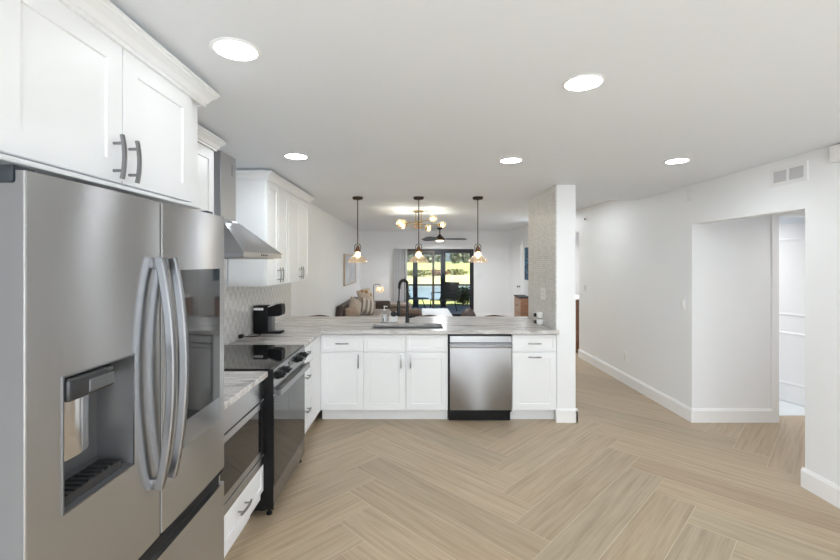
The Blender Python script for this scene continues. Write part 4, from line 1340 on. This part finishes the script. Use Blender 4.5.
# ------------------------------------------------------------------ living room
def sofa():
    t = thing('sofa', (-1.05, 9.3, 0), 'long brown leather sofa along the left wall of the living room', 'sofa')
    MB().box(-1.53, -.62, 8.25, 10.5, .06, .30, .02).build('base', 'sofa', t, True)
    MB().box(-1.53, -1.40, 8.25, 10.5, .30, .735, .035, 3).build('backrest', 'sofa', t, True)
    MB().box(-1.40, -.60, 10.32, 10.5, .30, .64, .04, 3).build('arm', 'sofa', t, True)
    for y0, y1 in ((8.26, 9.28), (9.29, 10.31)):
        MB().box(-1.395, -.60, y0, y1, .30, .455, .035, 3).build('seat_cushion', 'sofa_seat', t, True)
    for x in (-1.48, -.58):
        for y in (8.32, 10.42): MB().lathe([(.001, 0), (.02, 0), (.026, .062), (.001, .062)], (x, y, 0), 10).build('foot', 'walnut', t)
sofa()
def cushion(loc, w, h, th, rz, tilt, mat, label, roll=0):
    mx = Matrix.Translation(loc) @ Matrix.Rotation(rz, 4, 'Z') @ Matrix.Rotation(tilt, 4, 'X') @ Matrix.Rotation(roll, 4, 'Y')
    m = MB().pillow(w, h, th, Matrix.Identity(4))
    o = m.build('cushion', mat, None, True, 2.0)
    o.matrix_world = mx
    tag(o, label, 'cushion', 'cushions on the brown sofa')
cushion((-1.24, 8.80, .66), .34, .36, .14, math.radians(60), math.radians(-14), 'beige_cloth', 'plain pale beige cushion leaning on the sofa back', .5)
cushion((-1.27, 8.45, .575), .34, .24, .12, math.radians(55), math.radians(-12), 'tan_cloth', 'small tan lumbar cushion in front of the pale beige one')
cushion((-1.15, 9.95, .715), .36, .52, .14, math.radians(25), math.radians(-14), 'spot_cloth', 'tall cream cushion with rust brown patches at the far sofa end', -.22)
cushion((-1.02, 9.25, .62), .36, .34, .14, math.radians(40), math.radians(-24), 'stripe_cloth', 'cream and brown striped cushion leaning between the others', .35)
def armchair():
    t = thing('armchair', (-.15, 8.9, 0), 'low brown upholstered chair partly hidden behind the faucet', 'chair')
    MB().box(-.47, .13, 8.55, 9.25, .10, .50, .03, 3).build('base', 'brown_fabric', t, True)
    MB().box(-.47, .12, 8.55, 8.76, .505, .635, .045, 4).build('backrest', 'brown_fabric', t, True)
    MB().box(-.44, .10, 8.77, 9.24, .50, .56, .02, 3).build('seat_cushion', 'sofa_seat', t, True)
    for x in (-.42, .08):
        for y in (8.60, 9.20): MB().lathe([(.001, 0), (.018, 0), (.022, .102), (.001, .102)], (x, y, 0), 10).build('leg', 'walnut', t)
armchair()
def console():
    t = thing('media_console', (-.85, 11.6, 0), 'long low taupe wood console with dark niches under the table lamp', 'console')
    m = MB().box(-1.45, -.10, 11.35, 11.80, .415, .47, .003).box(-1.45, -.10, 11.35, 11.80, .05, .10)
    m.box(-1.45, -1.40, 11.35, 11.80, .10, .415).box(-.15, -.10, 11.35, 11.80, .10, .415).box(-.80, -.75, 11.35, 11.80, .10, .415).box(-1.40, -.15, 11.76, 11.80, .10, .415)
    m.build('cabinet_frame', 'taupe_wood', t)
    for x in (-1.40, -.15):
        for y in (11.40, 11.75): MB().box(x - .02, x + .02, y - .02, y + .02, 0, .052).build('leg', 'walnut', t)
console()
def table_lamp():
    X, Y = -1.10, 11.52
    t = thing('table_lamp', (X, Y, .47), 'slim metal table lamp with lit glass shade on the console', 'lamp')
    MB().lathe([(.001, 0), (.085, 0), (.085, .014), (.001, .02)], (X, Y, .47), 20).build('base', 'bronze', t, True)
    MB().tube([(X - .02, Y, .48), (X - .02, Y, .93), (X - .01, Y, .965), (X + .02, Y, .985), (X + .13, Y, .985), (X + .15, Y, .965), (X + .15, Y, .94)], .008, 8, hint=(0, 1, 0)).build('stem', 'bronze', t, True)
    MB().lathe([(.001, .945), (.022, .945), (.022, .905), (.001, .905)], (X + .15, Y, 0), 14).build('socket', 'brass', t, True)
    pr = [(.030, .925), (.07, .915), (.100, .885), (.110, .845), (.100, .775)]
    MB().lathe(pr + [(r - .003, h) for r, h in reversed(pr)] + [pr[0]], (X + .15, Y, 0), 24, caps=False).build('shade', 'lamp_glass', t, True, 1.2)
    MB().sphere((X + .15, Y, .865), .032, 12, 8).build('bulb', 'bulb', t, True)
table_lamp()
def framed(name, face, x, y, z, w, h, matf, matc, label, cat='picture', fw=.025):
    t = thing(name, (x, y, z), label, cat)
    mx = local(face, x, y, z)
    f = MB()
    for a, b, c, d in ((0, fw, 0, h), (w - fw, w, 0, h), (fw, w - fw, 0, fw), (fw, w - fw, h - fw, h)): f.box(a, b, c, d, .001, .032, .002, mtx=mx)
    f.build('frame', matf, t)
    MB().box(fw, w - fw, fw, h - fw, .003, .022, mtx=mx).build('canvas', matc, t)
framed('framed_picture', FACE_X, XL, 9.2, 1.065, 1.75, .70, 'oak', 'canvas', 'pale abstract picture in an oak frame on the left wall')
framed('wall_painting', FACE_NX, 2.64, 10.12, 1.17, .62, .76, 'blue_canvas', 'blue_canvas', 'dark blue painting above the wooden chest on the right wall', fw=.02)
def chest(name, x0, x1, y0, y1, h, label, cat, mats):
    t = thing(name, ((x0 + x1) / 2, (y0 + y1) / 2, 0), label, cat)
    MB().box(x0, x1, y0, y1, .06, h - .03, .004).build('body', mats[0], t)
    MB().box(x0 - .015, x1, y0 - .015, y1 + .015, h - .03, h, .004).build('top', mats[1], t)
    for k in range(2):
        z0 = .09 + k * (h - .14) / 2
        dr = MB().box(x0 - .012, x0 - .0005, y0 + .02, y1 - .02, z0, z0 + (h - .14) / 2 - .015, .003).build('drawer', mats[2], t)
        MB().lathe([(.001, 0), (.012, 0), (.010, .012), (.015, .022), (.001, .026)], (0, 0, 0), 10).move(local(FACE_NX, x0 - .012, (y0 + y1) / 2, z0 + (h - .14) / 4)).build('knob', 'black', dr)
    for x in (x0 + .03, x1 - .03):
        for y in (y0 + .03, y1 - .03): MB().box(x - .02, x + .02, y - .02, y + .02, 0, .062).build('leg', mats[0], t)
chest('wooden_chest', 2.40, 2.63, 9.62, 10.25, .80, 'walnut chest with black top against the right wall under the blue painting', 'chest', ('walnut', 'black_matte', 'walnut_pale'))
chest('wooden_cabinet', 2.795, 3.25, 7.45, 8.15, .955, 'brown wooden cabinet seen in the gap between the pier and the right wall', 'cabinet', ('walnut', 'white_plastic', 'walnut_pale'))
def coffee_table():
    t = thing('coffee_table', (.52, 9.7, 0), 'white coffee table in front of the sliding door', 'table')
    MB().box(.16, .80, 8.95, 10.45, .405, .45, .012, 3).build('table_top', 'white_plastic', t, True)
    for x in (.22, .74):
        for y in (9.02, 10.38): MB().box(x - .025, x + .025, y - .025, y + .025, 0, .407).build('leg', 'white_plastic', t)
coffee_table()
t = thing('pouf', (1.32, 10.5, 0), 'small brown rounded pouf by the right end of the sliding door', 'pouf')
MB().lathe([(.001, 0), (.15, 0), (.19, .05), (.20, .16), (.18, .29), (.12, .39), (.05, .445), (.001, .455)], (1.32, 10.5, 0), 24).build('cushion_body', 'sofa', t, True)
MB().lathe([(.001, .445), (.022, .445), (.024, .46), (.001, .47)], (1.35, 10.5, 0), 12).build('button', 'beige_cloth', t, True)
def blinds():
    t = thing('vertical_blind', (-.40, 11.93, 0), 'stack of grey white vertical blinds left of the sliding door', 'blinds')
    MB().box(-.60, 1.62, 11.90, 11.965, 1.965, 2.015, .004).build('head_rail', 'white_plastic', t)
    m = MB()
    for k in range(9):
        x = -.57 + k * .042
        m.box(x - .045, x + .045, -.0012, .0012, .03, 1.965, mtx=Matrix.Translation((x, 11.93, 0)) @ Matrix.Rotation(math.radians(76), 4, 'Z') @ Matrix.Translation((-x, 0, 0)))
    m.build('slats', 'blind', t)
blinds()
def stool():
    t = thing('bar_stool', (0, 0, 0), '', 'bar stool', 'stools behind the peninsula')
    MB().lathe([(.001, .60), (.18, .60), (.20, .615), (.20, .645), (.18, .665), (.001, .67)], seg=24).build('seat', 'brown_fabric', t, True)
    rings = []
    for i in range(17):
        a = math.radians(25 + 130 * i / 16)
        z1 = .875 - .022 * abs(i - 8) / 8
        rings.append([(.185 * math.cos(a), .185 * math.sin(a), .72), (.21 * math.cos(a), .21 * math.sin(a), .72), (.21 * math.cos(a), .21 * math.sin(a), z1), (.185 * math.cos(a), .185 * math.sin(a), z1)])
    MB().ring_surface(rings).build('backrest', 'brown_fabric', t, True, .8)
    sp = MB()
    for d in (50, 130):
        a = math.radians(d)
        sp.tube([(.17 * math.cos(a), .17 * math.sin(a), .63), (.197 * math.cos(a), .197 * math.sin(a), .74)], .009, 8)
    sp.build('back_support', 'bronze', t, True)
    for d in (45, 135, 225, 315):
        a = math.radians(d)
        MB().tube([(.13 * math.cos(a), .13 * math.sin(a), .61), (.21 * math.cos(a), .21 * math.sin(a), .0)], .012, 8, hint=(0, 1, 0)).build('leg', 'bronze', t, True)
    ring = [(.176 * math.cos(2 * PI * i / 24), .176 * math.sin(2 * PI * i / 24), .24) for i in range(25)]
    MB().tube(ring, .008, 8).build('foot_ring', 'bronze', t, True)
    return t
B0 = stool()
B0.location = (-1.29, 5.56, 0)
B0['label'] = 'brown bar stool behind the peninsula in the left wall corner'
copy_thing(B0, (.20, 5.56, 0), 'brown bar stool behind the peninsula just right of the faucet')
copy_thing(B0, (1.07, 5.56, 0), 'brown bar stool behind the peninsula nearest the tiled pier')
